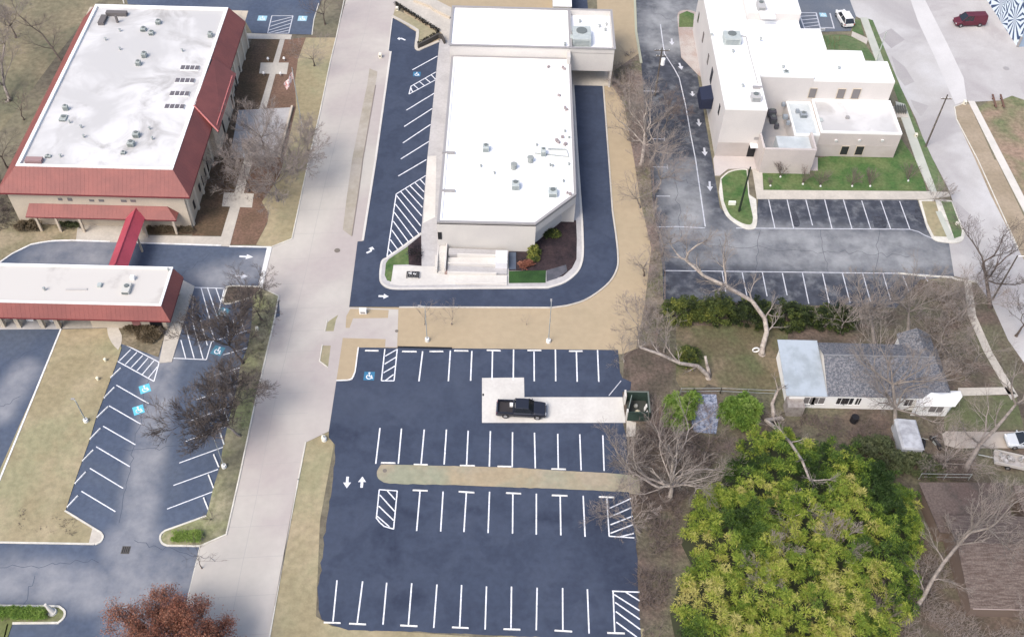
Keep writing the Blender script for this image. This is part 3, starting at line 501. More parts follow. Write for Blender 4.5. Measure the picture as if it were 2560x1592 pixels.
# sealed cracks wandering over the grey lot and the older lot
def cracks(name, polys, z, m):
    mb = MB(); R = random.Random(5); i = 0
    for (x0, y0, x1, y1, n) in polys:
        p = Vector((x0, y0)); d = Vector((x1-x0, y1-y0))/n; pts = []
        for k in range(n+1): pts.append((x0+d.x*k+R.gauss(0, 3), y0+d.y*k+R.gauss(0, 3)))
        ws = W(pts)
        for a, b in zip(ws, ws[1:]): mb.seg(a, b, .05, z+i*.00005); i += 1
    tag(mb.build(name, m), kind='structure')
cracks('sealed_cracks', [(1640, 40, 1700, 60, 8), (1620, 190, 1730, 230, 10), (1650, 300, 1745, 300, 8), (1640, 430, 1760, 470, 12), (1665, 610, 2280, 640, 40), (1700, 560, 1720, 680, 10), (1900, 580, 1890, 680, 8), (2050, 575, 2070, 685, 8), (2200, 575, 2190, 690, 8), (1800, 600, 1830, 740, 9), (1700, 200, 1660, 340, 10), (1680, 350, 1700, 560, 14)], .0428, mat('crack_seal', (.06, .065, .08)))
cracks('sealed_cracks', [(280, 1130, 440, 1115, 12), (330, 1350, 540, 1400, 14), (0, 1420, 250, 1400, 16), (90, 1440, 60, 1510, 6), (380, 900, 300, 1300, 26), (420, 720, 520, 640, 8), (20, 900, 110, 870, 8), (0, 1020, 50, 990, 6)], .0375, mat('crack_seal_old', (.05, .065, .1)))
# ================================================================ BUILDINGS
def gp(px, py, ax, val):
    d = fw*FPX+rt*(px-1280)-up*(py-796); c = Vector((0, 0, CH)); t = (val-c[ax])/d[ax]; return c+d*t
def win(parent, px0, py0, px1, py1, ax, val, out, m=None, name='window', rec=.03, frame=True):
    """window on an axis-aligned wall; corners read at two opposite points"""
    a, b = gp(px0, py0, ax, val), gp(px1, py1, ax, val); o = 1-ax if ax < 2 else 0
    lo, hi = min(a[o], b[o]), max(a[o], b[o]); z0, z1 = min(a.z, b.z), max(a.z, b.z); z0 = max(z0, .35)
    if hi-lo < .5: c_ = (hi+lo)/2; lo, hi = c_-.3, c_+.3
    c = [0, 0, (z0+z1)/2]; c[ax] = val+out*.04; c[o] = (lo+hi)/2; s = [0, 0, z1-z0]; s[ax] = .06; s[o] = hi-lo
    w_ = MB().box(c, s).build(name, m or M_GLASS, parent)
    if frame:
        f = MB()
        for k in (-1, 1):
            cc = list(c); cc[o] += k*(s[o]/2+.04); ss = list(s); ss[o] = .08; ss[ax] = .12; ss[2] += .16; f.box(cc, ss)
            cc = list(c); cc[2] += k*(s[2]/2+.04); ss = list(s); ss[2] = .08; ss[ax] = .115; f.box(cc, ss)
        f.build('frame', M_CREAM, w_)
    return w_
def unit(parent, px, py, z, sx, sy, sz, m=None, fan=True, name='rooftop_unit', rot=0):
    c = g(px, py, z+sz); mb = MB().box((c.x, c.y, z+sz/2), (sx, sy, sz), rot); u = mb.build(name, m or M_HVAC, parent, bevel=.05)
    if fan:
        f = MB(); f.tube((c.x, c.y+sy*.15, z+sz-.02), (c.x, c.y+sy*.15, z+sz+.1), min(sx, sy)*.3, min(sx, sy)*.3, 12); f.build('fan', mat('fan_grey', (.14, .16, .16)), u)
        l = MB()
        for k in range(4): l.box((c.x, c.y-sy/2-.012, z+sz*(.2+.18*k)), (sx*.8, .03, .05))
        l.build('louvre', mat('fan_grey', (.14, .16, .16)), u)
    return u
def vent(parent, px, py, z, r=.12, h=.4, m=None):
    c = g(px, py, z); MB().tube((c.x, c.y, z-.02), (c.x, c.y, z+h), r, r*.9, 8).tube((c.x, c.y, z+h), (c.x, c.y, z+h+.12), r*1.7, r*1.3, 8).build('roof_vent', m or M_METAL, parent, smooth=False)
def duct(parent, pts, z, w=.3, h=.3, m=None, name='roof_duct'):
    ribbon(MB(), [g(*p, z) for p in pts], w, z+.02, z+h).build(name, m or M_METAL, parent)
def rect(x0, y0, x1, y1): return [Vector((x0, y0, 0)), Vector((x1, y0, 0)), Vector((x1, y1, 0)), Vector((x0, y1, 0))]
def parapet(pts, z0, z1, wd, m, parent, name='parapet'):
    return ribbon(MB(), offset(pts, wd/2, True), wd, z0, z1, True).build(name, m, parent)

# ---- church-like hall with red mansard
HA = thing('office_hall', (-55.2, 122, 0), 'long cream building with stained flat white roof and red mansard edges, upper left', 'building')
X0, X1, Y0, Y1 = -67.1, -43.5, 100.2, 143.6; ZE, ZT = 6.3, 8.8
MB().prism(rect(X0, Y0, X1, Y1), 0, ZE).build('wall', M_CREAM, HA)
ie = [g(34, 412, ZT), g(421, 422, ZT), g(573, 22, ZT), g(250, 14, ZT)]
ix0, ix1, iy0, iy1 = (ie[0].x+ie[3].x)/2, (ie[1].x+ie[2].x)/2, (ie[0].y+ie[1].y)/2, (ie[2].y+ie[3].y)/2
oe = [g(-9, 480, ZE), g(473, 496, ZE)]; ox0, ox1, oy0 = oe[0].x, oe[1].x, (oe[0].y+oe[1].y)/2; oy1 = iy1+.3
ym0, ym1 = g(482, 265, ZT).y, g(526, 146, ZT).y
MB().ngon([(ix0, iy0, ZT-.25), (ix1, iy0, ZT-.25), (ix1, iy1, ZT-.25), (ix0, iy1, ZT-.25)]).build('flat_roof', M_WROOF2, HA)
ribbon(MB(), [Vector((ix0, iy0)), Vector((ix1, iy0)), Vector((ix1, iy1)), Vector((ix0, iy1))], .45, ZT-.3, ZT+.06, True).build('roof_edge', M_WHITE, HA)
MB().prism(rect(ix0, iy0+.3, ix1, iy1), ZE, ZT-.3).build('wall', M_CREAM, HA)
def slope(parent, a, b, c, d, m=None, name='tile_roof', rib=.55):
    """sloping roof plane a-b eave, d-c ridge, with raised seams"""
    mb = MB(); a, b, c, d = map(Vector, (a, b, c, d)); n = (b-a).cross(d-a).normalized()*.07
    mb.hull([a-n, b-n, c-n, d-n], [a, b, c, d]); L_ = (b-a).length; k = int(L_/rib); u = (b-a).normalized()
    for i in range(1, k):
        t = i/k; p = a+(b-a)*t; v = (d-a)+((c-b)-(d-a))*t; s0 = p; s1 = p+v
        # keep seams perpendicular to the eave by clipping against the hips
        perp = (d-a)-(d-a).dot(u)*u; s1 = p+perp; x = (p-a).dot(u); lim = 1.0
        ea = (d-a).dot(u); eb = (c-b).dot(u)
        if ea > .01 and x < ea: lim = min(lim, x/ea)
        if eb < -.01 and L_-x < -eb: lim = min(lim, (L_-x)/-eb)
        s1 = p+perp*lim; w_ = u*.025
        mb.poly([s0-w_+n*.22, s0+w_+n*.22, s1+w_+n*.22, s1-w_+n*.22]); mb.poly([s0-w_, s0-w_+n*.22, s1-w_+n*.22, s1-w_]); mb.poly([s0+w_+n*.22, s0+w_, s1+w_, s1+w_+n*.22])
    return mb.build(name, m or M_ROOFR, parent)
slope(HA, (ox0, oy0, ZE), (ox1, oy0, ZE), (ix1+.2, iy0-.2, ZT), (ix0-.2, iy0-.2, ZT))
slope(HA, (ox1, oy0, ZE), (ox1, ym0, ZE), (ix1+.2, ym0, ZT), (ix1+.2, iy0-.2, ZT))
ox2 = ox1+1.0
slope(HA, (ox2, ym0, ZE-.2), (ox2, ym1, ZE-.2), (ix1+.6, ym1, ZT+.1), (ix1+.1, ym0, ZT+.1), rib=.6)
slope(HA, (ox1, ym1, ZE), (ox1, oy1, ZE), (ix1+.2, oy1, ZT), (ix1+.2, ym1, ZT))
slope(HA, (ox0, oy1, ZE), (ox0, oy0, ZE), (ix0-.2, iy0-.2, ZT), (ix0-.2, oy1, ZT))
mb = MB()
mb.tube((ix1+.1, ym0, ZT+.12), (ox2, ym0-2.2, ZE-.18), .13, .13, 6); mb.tube((ox2-.35, ym0-1.2, ZE+.12), (ox2-.35, ym1-1, ZE+.12), .1, .1, 6)
mb.build('ridge_cap', mat('ridge_red', (.5, .17, .16), rough=.5), HA)
MB().hull([(ix1+.1, ym0-.02, ZT-.5), (ox2, ym0-2.2, ZE-.5), (ox2, ym0-.02, ZE-.5)], [(ix1+.1, ym0-.02, ZT+.1), (ox2, ym0-2.2, ZE-.2), (ox2, ym0-.02, ZE-.2)]).build('gable_roof', M_ROOFR, HA)
mb = MB(); mb.box(((ox0+ox1)/2, oy0+.06, ZE-.14), (ox1-ox0, .12, .24)); mb.box((ox1-.06, (oy0+oy1)/2, ZE-.14), (.12, oy1-oy0-.26, .24)); mb.box((ox0+.06, (oy0+oy1)/2, ZE-.14), (.12, oy1-oy0-.26, .24)); mb.build('fascia', M_FASCIA, HA)
MB().prism(rect(ox0+.13, oy0+.13, ox1-.13, Y1), ZE-.1, ZE-.02, True).build('soffit', M_CREAM, HA)
MB().prism(rect(X1-.1, ym0-.5, X1+.7, ym1+.5), 0, ZE-.25).build('porch_wall', M_CREAM, HA)
for q in ((545, 358, 592, 370), (637, 358, 682, 374), (840, 372, 892, 380), (930, 372, 985, 382), (1140, 375, 1200, 385), (1230, 375, 1285, 385)):
    a, b = T('B1', q[0], q[1])[0], T('B1', q[2], q[3])[0]; w_ = win(HA, a[0], a[1], b[0], b[1]+3, 1, Y0, -1, M_GLASSG, frame=False)
for q in ((1820, 395, 1845, 450), (1845, 330, 1868, 405), (1875, 230, 1893, 290), (1895, 165, 1920, 250), (1928, 75, 1945, 140), (1945, 25, 1972, 105)):
    (a, b), (c, d) = T('B1', *q); win(HA, a, b, c, d, 0, X1, 1, M_GLASS, frame=False)
for q in ((375, 1030, 405, 1110), (430, 930, 475, 1060), (495, 890, 510, 930), (515, 680, 548, 800), (550, 590, 568, 620), (555, 515, 580, 575), (590, 405, 615, 460), (640, 280, 655, 335)):
    win(HA, 440+q[0]/3.78, 60+q[1]/3.78, 440+q[2]/3.78, 60+q[3]/3.78, 0, X1+.7 if 500 < q[1] < 1000 else X1, 1, M_GLASS, frame=False)
# pilasters on the east wall
mb = MB()
for k in range(14): yy = Y0+.6+k*3.2; mb.box((X1+.12, yy, ZE/2-.1), (.24, .5, ZE-.3))
mb.build('pilaster', mat('cream_trim', (.62, .56, .47)), HA)
# canopy strip on the south wall
cs = thing('entrance_canopy', (-55, 99, 0), 'narrow red hipped canopy roof along the south wall of the cream hall', 'canopy')
zc = 2.9; a, b, c, d = g(64, 541, zc), g(440, 552, zc), g(418, 517, zc+.9), g(76, 509, zc+.9); yv = (a.y+b.y)/2; yt = Y0-.02
slope(cs, (a.x, yv, zc), (b.x, yv, zc), (b.x-1.3, yt, zc+1.1), (a.x+.4, yt, zc+1.1), rib=.5)
slope(cs, (b.x, yv, zc), (b.x, yt, zc), (b.x-1.3, yt, zc+1.1), (b.x-1.3, yt-.01, zc+1.1), rib=9)
MB().box(((a.x+b.x)/2, yv+.05, zc-.1), (b.x-a.x, .1, .2)).build('fascia', M_FASCIA, cs)
for px in (80, 130, 190, 345, 428):
    q = g(px, 556, zc); MB().box((q.x, yv+.25, zc/2), (.3, .3, zc-.1)).build('column', M_CREAM, cs)
# flagged awning pieces beneath
# covered walkway
cw = thing('covered_walkway', (-51, 92, 0), 'crimson gabled covered walkway crossing the drive between the two red roofed buildings', 'walkway roof')
zl, zr = 3.0, 3.9; a = g(315, 538, zl); b = g(364, 541, zl); c = g(274, 664, zl); d = g(321, 664, zl)
xl, xr = (a.x+c.x)/2, (b.x+d.x)/2; xm = (xl+xr)/2; yn, ys = yv+.8, min(c.y, d.y)-.6
slope(cw, (xl, yn, zl), (xl, ys, zl), (xm, ys, zr), (xm, yn, zr), M_ROOFX, 'roof_plane', .45)
slope(cw, (xr, ys, zl), (xr, yn, zl), (xm, yn, zr), (xm, ys, zr), M_ROOFX, 'roof_plane', .45)
MB().hull([(xl, yn-.1, zl), (xr, yn-.1, zl), (xm, yn-.1, zr)], [(xl+.4, yn+.1, zl), (xr-.4, yn+.1, zl), (xm, yn+1.1, zr-.02)]).build('roof_end', M_ROOFX, cw)
MB().tube((xm, ys, zr+.03), (xm, yn, zr+.03), .08, .08, 6).build('ridge', M_ROOFX, cw)
for yy in (yn-1.2, (yn+ys)/2+1, ys+1):
    for xx in (xl+.25, xr-.25): MB().box((xx, yy, zl/2), (.22, .22, zl-.1)).build('post', M_CREAM, cw)
# ---- drive-through wing
DW = thing('drive_wing', (-58, 84, 0), 'low wing with a cream flat roof and red mansard front, reached by the crimson walkway', 'building')
zt, ze = 4.9, 3.3
i0, i1, i2 = g(0, 663, zt), g(432, 669, zt), g(399, 763, zt); o2 = g(424, 803, ze); o1 = g(466, 672, ze)
xe, yN, yS = (i1.x+i2.x)/2, (i0.y+i1.y)/2, i2.y; XW = -84
MB().prism(rect(XW, yS, xe, yN), zt-.3, zt-.05, True).build('flat_roof', M_CROOF, DW)
ribbon(MB(), [Vector((XW, yS)), Vector((xe, yS)), Vector((xe, yN)), Vector((XW, yN))], .3, zt-.3, zt+.12, True).build('roof_edge', M_WHITE, DW)
oxe, oys = (o1.x+o2.x)/2, o2.y
slope(DW, (XW, oys, ze), (oxe, oys, ze), (xe+.15, yS-.15, zt), (XW, yS-.15, zt))
slope(DW, (oxe, oys, ze), (oxe, yN, ze), (xe+.15, yN, zt), (xe+.15, yS-.15, zt))
MB().tube((oxe-.5, oys+1.2, ze+.45), (oxe-.5, yN-.8, ze+.45), .12, .12, 6).build('ridge_cap', mat('ridge_red', (.5, .17, .16)), DW)
mb = MB(); mb.box(((XW+oxe)/2, oys+.05, ze-.12), (oxe-XW, .1, .24)); mb.box((oxe-.05, (oys+yN)/2, ze-.12), (.1, yN-oys-.22, .24)); mb.build('fascia', M_FASCIA, DW)
MB().box(((XW+xe)/2, yN-.15, zt/2), (xe-XW, .3, zt-.32)).build('wall', M_CREAM, DW)
MB().prism(rect(g(232, 822).x, yS+.2, xe-.2, yN-.32), 0, zt-.32).build('wall', M_CREAM, DW)
for px in (10, 50, 110, 150): q = g(px, 818); MB().box((q.x, yS+.1, ze/2), (.5, .5, ze-.2)).build('column', M_CREAM, DW)
for px, sx in ((70, 1.2), (128, 1.2)): q = g(px, 818); mb = MB().box((q.x, yS+2.5, 1.0), (.9, 3, 2.0)); mb.build('drive_kiosk', M_WHITE, DW)
q = g(395, 812); MB().box((q.x+.2, yS+.16, 1.1), (1.5, .08, 2.2)).build('doorway', M_BLACK, DW)
q = g(350, 812); MB().box((q.x, yS+.16, 1.3), (1.0, .08, 1.2)).build('window', mat('rose_glass', (.3, .14, .13)), DW)
duct(DW, [(165, 724), (218, 724)], zt-.05, .25, .12, mat('stain_grey', (.45, .44, .43)), 'roof_pipe')
unit(DW, 315, 718, zt-.05, 1.0, 1.6, .5, mat('unit_cream', (.5, .5, .47))); unit(DW, 248, 710, zt-.05, .5, .6, .35, fan=False, name='roof_hatch'); unit(DW, 330, 690, zt-.05, .5, .5, .6, M_WHITE, False, 'roof_box'); vent(DW, 422, 677, zt, .1, .4); vent(DW, 112, 725, zt)
# roof things on the hall
ZR = ZT-.25
for i, q in enumerate(((1740, 625, 1885, 675), (1690, 745, 1840, 795), (1640, 868, 1790, 920), (1590, 990, 1745, 1042))):
    a = g(q[0]/3.78-8, q[1]/3.78, ZR); b = g(q[2]/3.78, q[3]/3.78, ZR); sk_ = MB().box(((a.x+b.x)/2, (a.y+b.y)/2, ZR+.08), (b.x-a.x-.3, a.y-b.y-.15, .16)).build('skylight', M_WHITE, HA)
    n = 4; wd = (b.x-a.x-.2)/n
    for k in range(n): MB().box((a.x+.1+wd*(k+.5), (a.y+b.y)/2, ZR+.17), (wd-.12, a.y-b.y-.22, .06)).build('pane', mat('skylight_grey', (.13, .12, .13), rough=.4), sk_)
for x, y, sx, sy, sz in ((1490, 195, .9, 1, .7), (1350, 265, 1.0, 1, .6), (1425, 300, .9, 1, .6), (1355, 500, .9, 1, .9), (1300, 580, .9, .9, .8), (1980, 310, .8, 1.0, .9), (1280, 1255, 1.1, 1, .8), (1230, 1340, 1.1, 1.1, .8), (1160, 1435, .8, .6, .4), (595, 1110, 1.2, 1.6, .3), (450, 1470, 1, .6, .3), (610, 1000, .9, .7, .9)):
    unit(HA, x/3.78, y/3.78, ZR, sx*.8, sy*.8, sz*.8, mat('unit_sage', (.37, .4, .385), c2=(.3, .33, .32), scale=2))
for x, y in ((1135, 475), (1725, 490), (770, 1210), (795, 1300), (1415, 1225), (660, 1165), (575, 1485), (1440, 1320), (1000, 385), (1135, 300)): vent(HA, x/3.78, y/3.78, ZR)
dk = mat('dark_roof_kit', (.13, .12, .12))
a = g(1080/3.78, 165/3.78, ZR); mb = MB(); mb.box((a.x+.3, a.y+.6, ZR+.3), (3.2, .8, .6)); mb.box((a.x-1.4, a.y-1.2, ZR+.25), (.9, 2.2, .5)); mb.box((a.x+.9, a.y-1.4, ZR+.6), (.3, .3, 1.2)); mb.build('roof_equipment', dk, HA)
a = g(85, 408, ZR); MB().box((a.x, a.y+.3, ZR+.25), (2.2, .9, .5)).build('roof_curb', mat('rose_box', (.3, .2, .2)), HA)

# ---- white shop (centre)
CB = thing('white_shop', (0, 116, 0), 'large white flat roofed shop, one corner cut off, raised block across its back', 'building')
ZM, ZU = 5.3, 7.3
q = [Vector((-9.3, 97.0, 0)), Vector((3.85, 97.0, 0)), Vector((9.4, 103.0, 0)), Vector((9.4, 134.2, 0)), Vector((-9.3, 134.2, 0))]
wl = [Vector((-9.3, 97.0, 0)), Vector((3.85, 97.0, 0)), Vector((3.85, 98.6, 0)), Vector((7.6, 103.0, 0)), Vector((9.4, 103.0, 0)), Vector((9.4, 134.2, 0)), Vector((-9.3, 134.2, 0))]
MB().prism(wl, 0, ZM-1.5).build('wall', M_OFFW, CB)
MB().prism([p+Vector((0, 0, 0)) for p in q], ZM-1.5, ZM-.15, True).build('wall', M_OFFW, CB)
MB().ngon([(p.x, p.y, ZM-.1) for p in q]).build('flat_roof', M_WROOF, CB)
parapet([p.to_2d() for p in q], ZM-.3, ZM+.12, .35, M_COPING, CB, 'coping')
parapet([p.to_2d() for p in offset([p.to_2d() for p in q], .34, True)], ZM-.3, ZM+.06, .3, M_WHITE, CB, 'roof_edge')
U = rect(-9.5, 134.2, 16.1, 144.7)
MB().prism(rect(-9.5, 134.2, 9.2, 144.7), 0, ZU-.2).build('wall', M_OFFW, CB)
MB().prism(rect(9.2, 134.2, 16.1, 144.7), 3.1, ZU-.9, True).build('wall', M_OFFW, CB)
MB().ngon([(-9.5, 134.2, ZU-.12), (9.2, 134.2, ZU-.12), (9.2, 144.7, ZU-.12), (-9.5, 144.7, ZU-.12)]).build('flat_roof', M_WROOF, CB)
MB().ngon([(9.2, 134.2, ZU-.88), (16.1, 134.2, ZU-.88), (16.1, 144.7, ZU-.88), (9.2, 144.7, ZU-.88)]).build('flat_roof', M_WROOF, CB)
parapet([p.to_2d() for p in rect(9.2, 134.2, 16.1, 144.7)], ZU-.95, ZU+.0, .3, M_OFFW, CB, 'parapet')
ribbon(MB(), [Vector((-9.5, 134.2)), Vector((16.1, 134.2)), Vector((16.1, 144.7)), Vector((-9.5, 144.7))], .34, ZU-.0, ZU+.1, True).build('coping', M_COPING, CB)
MB().box((9.2, 139.5, ZU+.05), (.34, 10.1, .12)).build('coping', M_COPING, CB)
MB().box((9.0, 133.4, ZM+.7), (.5, 1.6, 1.6)).build('parapet', M_OFFW, CB)
MB().box((15.9, 135.2, 1.6), (.3, 2.0, 3.2)).box((15.6, 144.0, 1.6), (.6, .6, 3.2)).build('column', M_OFFW, CB)
MB().box((12.6, 144.5, 1.6), (6.9, .3, 3.2)).build('wall', mat('stained_wall', (.42, .4, .37), c2=(.14, .13, .12), scale=.5, lo=.45, hi=.65, stretch=(1.5, 1, .15)), CB)
MB().box((12.6, 139.5, .04), (6.9, 10, .1)).build('carport_floor', M_WALK, CB)
for x, y, sx, sy, sz in ((290, 370, .9, 1.0, .9), (915, 1150, 1.1, 1.2, .9), (1700, 1310, 1.2, 1.3, .8), (1500, 450, .7, 1.0, 1.0)): unit(CB, 1180+x/8.4, 320+y/8.4, ZM-.1, sx, sy, sz, mat('unit_pale', (.42, .46, .45), c2=(.36, .4, .4), scale=2))
for x, y in ((880, 750), (1230, 610)):
    c = g(1180+x/8.4, 320+y/8.4, ZM+.8); k = MB().tube((c.x, c.y, ZM-.1), (c.x, c.y, ZM+.7), .42, .42, 14).tube((c.x, c.y, ZM+.7), (c.x, c.y, ZM+.8), .5, .46, 14).build('exhaust_fan', mat('fan_housing', (.27, .29, .28), rough=.5), CB)
duct(CB, [(1180+1600/8.4, 320+455/8.4), (1180+1980/8.4, 320+475/8.4)], ZM-.1, .16, .25); duct(CB, [(1180+1310/8.4, 320+545/8.4), (1180+2030/8.4, 320+620/8.4), (1180+1990/8.4, 320+480/8.4)], ZM-.1, .1, .2)
for x, y in ((185, 820), (470, 965), (1360, 380), (1640, 800), (1690, 815), (1920, 1135), (2035, 225), (2035, 780), (1950, 90)): vent(CB, 1180+x/8.4, 320+y/8.4, ZM-.1, .11, .3, mat('fan_housing', (.27, .29, .28)))
for x, y, s in ((1780, 270, .5), (1900, 200, .4), (1960, 350, .5), (1820, 310, .35), (2060, 1400, .45), (2000, 1370, .25)): c = g(1180+x/8.4, 320+y/8.4, ZM); MB().box((c.x, c.y, ZM+.1), (s, s*.8, .4), x*.01).build('pipe_box', mat('piping_brown', (.3, .26, .26)), CB)
for x, y in ((345, 635), (495, 655), (480, 640), (445, 905), (500, 1020), (515, 1040)): c = g(*T('A3', x, y)[0], ZM); MB().box((c.x, c.y, ZM+.05), (.45, .3, .35), y*.1).build('pipe_box', mat('piping_brown', (.3, .26, .26)), CB)
for py in (383, 478): a, b = g(1107, py, ZM), g(1136, py, ZM); MB().box(((a.x+b.x)/2, a.y, ZM+.1), (b.x-a.x+.2, .3, .3)).build('scupper', M_COPING, CB)
unit(CB, *T('A3', 660, 310)[0], ZU-.88, 2.9, 3.6, 1.4, mat('unit_pale', (.42, .46, .45))); unit(CB, *T('A3', 575, 345)[0], ZU-.88, .8, 1.0, 1.0, fan=False)
for x, y in ((890, 245), (825, 260), (880, 295), (640, 215), (500, 430)): vent(CB, *T('A3', x, y)[0], ZU-.88 if x != 500 else ZU, .16, .4)
win(CB, 1040+330/6.08, 540+245/6.08, 1040+395/6.08, 540+350/6.08, 1, 97.0, -1, M_BLACK, 'door', frame=False)
# entrance stair and ramps
yF = 96.96
st = thing('entrance_stair', (-8.5, 93, 0), 'concrete stair rising beside the front wall of the white shop', 'stair')
a0, a1 = g(1094, 686), g(1111, 686); yb = a0.y; n = 11
mb = MB()
for k in range(n): y0_ = yb+(3.3)*k/n; mb.box(((a0.x+a1.x)/2, (y0_+yF-.02)/2, .15+.07+k*.07), (a1.x-a0.x, yF-.02-y0_, .14+.0*k))
mb.build('steps', M_PAD, st); MB().box((a1.x+.1, (yb+yF)/2, .75), (.2, yF-yb-.02, 1.2)).build('side_wall', M_OFFW, st); MB().box((a0.x-.12, (yb+yF)/2, .6), (.18, yF-yb-.02, .9)).build('side_wall', M_OFFW, st)
rp = thing('entrance_ramp', (-2.5, 93, 0), 'switchback concrete ramp with low pale walls in front of the white shop', 'ramp')
xa, xb = g(1120, 670).x, g(1268, 670).x; M_RW = mat('ramp_wall', (.6, .58, .55))
def rw(y, z, x0=xa, x1=xb, t=.16): c = MB().box(((x0+x1)/2, y, z/2+.08), (x1-x0, t, z)); return c.build('ramp_wall', M_RW, rp)
ys_ = [g(1190, p).y for p in (712, 690, 671, 652, 634)]
rw(ys_[0], .3, xa+1.2); rw(ys_[1], .65, xa, xb-1.4); rw(ys_[2], .9); rw(ys_[3], 1.2, xa+1.2, xb-1.2)
for k in range(4):
    y0_, y1_ = ys_[k]+.1, min(ys_[k+1]-.1, yF-.05); z0_, z1_ = .2+k*.22, .2+(k+1)*.22
    za, zb = (z0_, z1_) if k % 2 == 0 else (z1_, z0_)
    MB().hull([(xa, y0_, .1), (xb, y0_, .1), (xb, y1_, .1), (xa, y1_, .1)], [(xa, y0_, za), (xb, y0_, zb), (xb, y1_, zb), (xa, y1_, za)]).build('ramp_floor', M_WALKG if k % 2 else M_PAD, rp)
MB().box((xb-.8, ys_[3]-.5, .8), (1.6, 2.4, 1.3)).build('landing', mat('glossy_landing', (.66, .66, .69), rough=.4), rp)
MB().box((g(1126, 685).x, g(1126, 685).y, .35), (1.5, .5, .5)).build('bench_block', mat('rust_block', (.3, .22, .2)), rp)

# ---- small white building at the top edge
tw = thing('small_white_shed', (8.8, 152, 0), 'small white flat roof at the top edge behind the raised block of the white shop', 'shed')
a, b = g(1384, 16, 3), g(1428, 18, 3); MB().prism(rect(a.x, a.y, b.x, a.y+7), 0, 2.95).build('wall', M_OFFW, tw); MB().prism(rect(a.x-.1, a.y-.1, b.x+.1, a.y+7), 2.96, 3.1, True).build('flat_roof', M_WROOF, tw)
sheet('access_road', P(1430, 24, 1470, 24, 1462, -60, 1428, -60), .044, M_ASN)

# ---- east office complex
EC = thing('office_complex', (45, 130, 0), 'white office complex of stepped flat roofed blocks, east of the bare tree row', 'building')
MT, MMi, ML = 8.9, 8.0, 4.6
def block(r, z, roof=M_WROOF, wall=M_PALEW, coping=M_WHITE, low=.25):
    MB().prism(r, 0, z-low).build('wall', wall, EC); MB().ngon([(p.x, p.y, z-low+.03) for p in r]).build('flat_roof', roof, EC)
    ribbon(MB(), offset([p.to_2d() for p in r], .14, True), .28, z-low, z+.05, True).build('parapet', coping, EC)
block(rect(31.0, 118.0, 37.1, 150.5), MT)
block(rect(37.12, 126.5, 45.5, 141.0), MT-.35); block(rect(37.12, 141.02, 45.6, 152), MT+1.2)
block([Vector(v) for v in ((45.52, 126.5, 0), (57.7, 126.5, 0), (57.7, 131.6, 0), (54.3, 131.6, 0), (54.3, 134.2, 0), (45.52, 134.2, 0))], MMi)
block(rect(45.52, 134.22, 48.8, 139.5), MMi+.2)
block(rect(46.0, 118.6, 58.0, 126.45), ML, M_WROOF2, M_PINKW)
block(rect(42.2, 118.6, 45.98, 126.45), ML-.6, mat('dusty_membrane', (.5, .54, .56), c2=(.4, .44, .46), scale=.4))
MB().ngon([(37.12, 114.9, 1.2), (42.2, 114.9, 1.2), (42.2, 126.4, 1.2), (37.12, 126.4, 1.2)]).build('yard_floor', mat('yard_grey', (.32, .33, .34), c2=(.42, .4, .39), scale=.4), EC)
c0 = g(1899, 428); c1 = g(2035, 430)
mb = MB(); mb.box(((37.12+44.6)/2, 114.6, 2.3), (7.5, .35, 4.6)); mb.box((37.0, 116.3, 2.3), (.3, 3.2, 4.6)); mb.box((44.55, 116.6, 2.3), (.3, 3.7, 4.6)); mb.build('screen_wall', M_PINKW, EC)
MB().prism(rect(39.5, 114.85, 44.35, 118.55), 0, ML-.9).build('flat_roof', mat('dusty_membrane', (.5, .54, .56), c2=(.4, .44, .46), scale=.4), EC)
dm = lambda x, y: (1900+x/5.6, 150+y/5.6)
for x, y, z, s in ((175, 700, 2.5, 1.2), (195, 800, 2.2, 1.0), (240, 900, 2, .6)): unit(EC, *dm(x, y), z-1, s, s, 1.0, mat('unit_dark', (.09, .09, .11)), True)
for x, y, s in ((615, 745, 1.0), (260, 445, .8), (530, 695, .5), (335, 600, .5), (360, 775, .7), (400, 860, .5)): unit(EC, *dm(x, y), ML-.8, s, s*.9, .6, mat('unit_slate', (.25, .28, .31)), s > .7)
for x, y, z in ((320, 115, MT-.6), (1100, 130, MMi-.2)): vent(EC, *dm(x, y), z, .16, .35)
unit(EC, *dm(370, 165), MMi, .9, .9, .4, mat('unit_pale', (.42, .46, .45)))
unit(EC, *dm(1230, 790), ML-.2, .5, .4, .4, M_COPING, False, 'roof_box'); unit(EC, *dm(850, 830), ML-.2, .7, .7, .2, mat('unit_pale', (.42, .46, .45)), False, 'roof_hatch')
cc = lambda x, y: (1680+x/3.437, y/3.437)
unit(EC, *cc(520, 300), MT-.2, 2.6, 2.2, 1.2, mat('unit_pale', (.42, .46, .45))); unit(EC, *cc(725, 815), MT-.2, 1.4, 1.3, .9, mat('unit_grey2', (.4, .4, .4))); unit(EC, *cc(735, 745), MT-.2, 1.4, .5, .3, M_COPING, False, 'roof_box')
unit(EC, *cc(770, 30), MT+1, 1.2, 2.2, 1.0, mat('unit_grey2', (.4, .4, .4))); unit(EC, *cc(820, 110), MT+1, 2.4, 2.6, .4, mat('unit_white', (.65, .65, .65)), False)
unit(EC, *cc(1005, 360), MMi, .6, .8, .8, M_WHITE, False, 'roof_box'); unit(EC, *cc(945, 430), MMi-.2, 1.2, .7, .3, mat('unit_white', (.65, .65, .65)), False, 'roof_hatch')
for x, y in ((615, 48), (340, 315), (760, 345), (522, 452), (605, 748)): vent(EC, *cc(x, y), MT-.2, .16, .35)
duct(EC, [cc(590, 315), cc(635, 320), cc(665, 460), cc(735, 720)], MT-.22, .12, .15, mat('unit_grey2', (.4, .4, .4)))
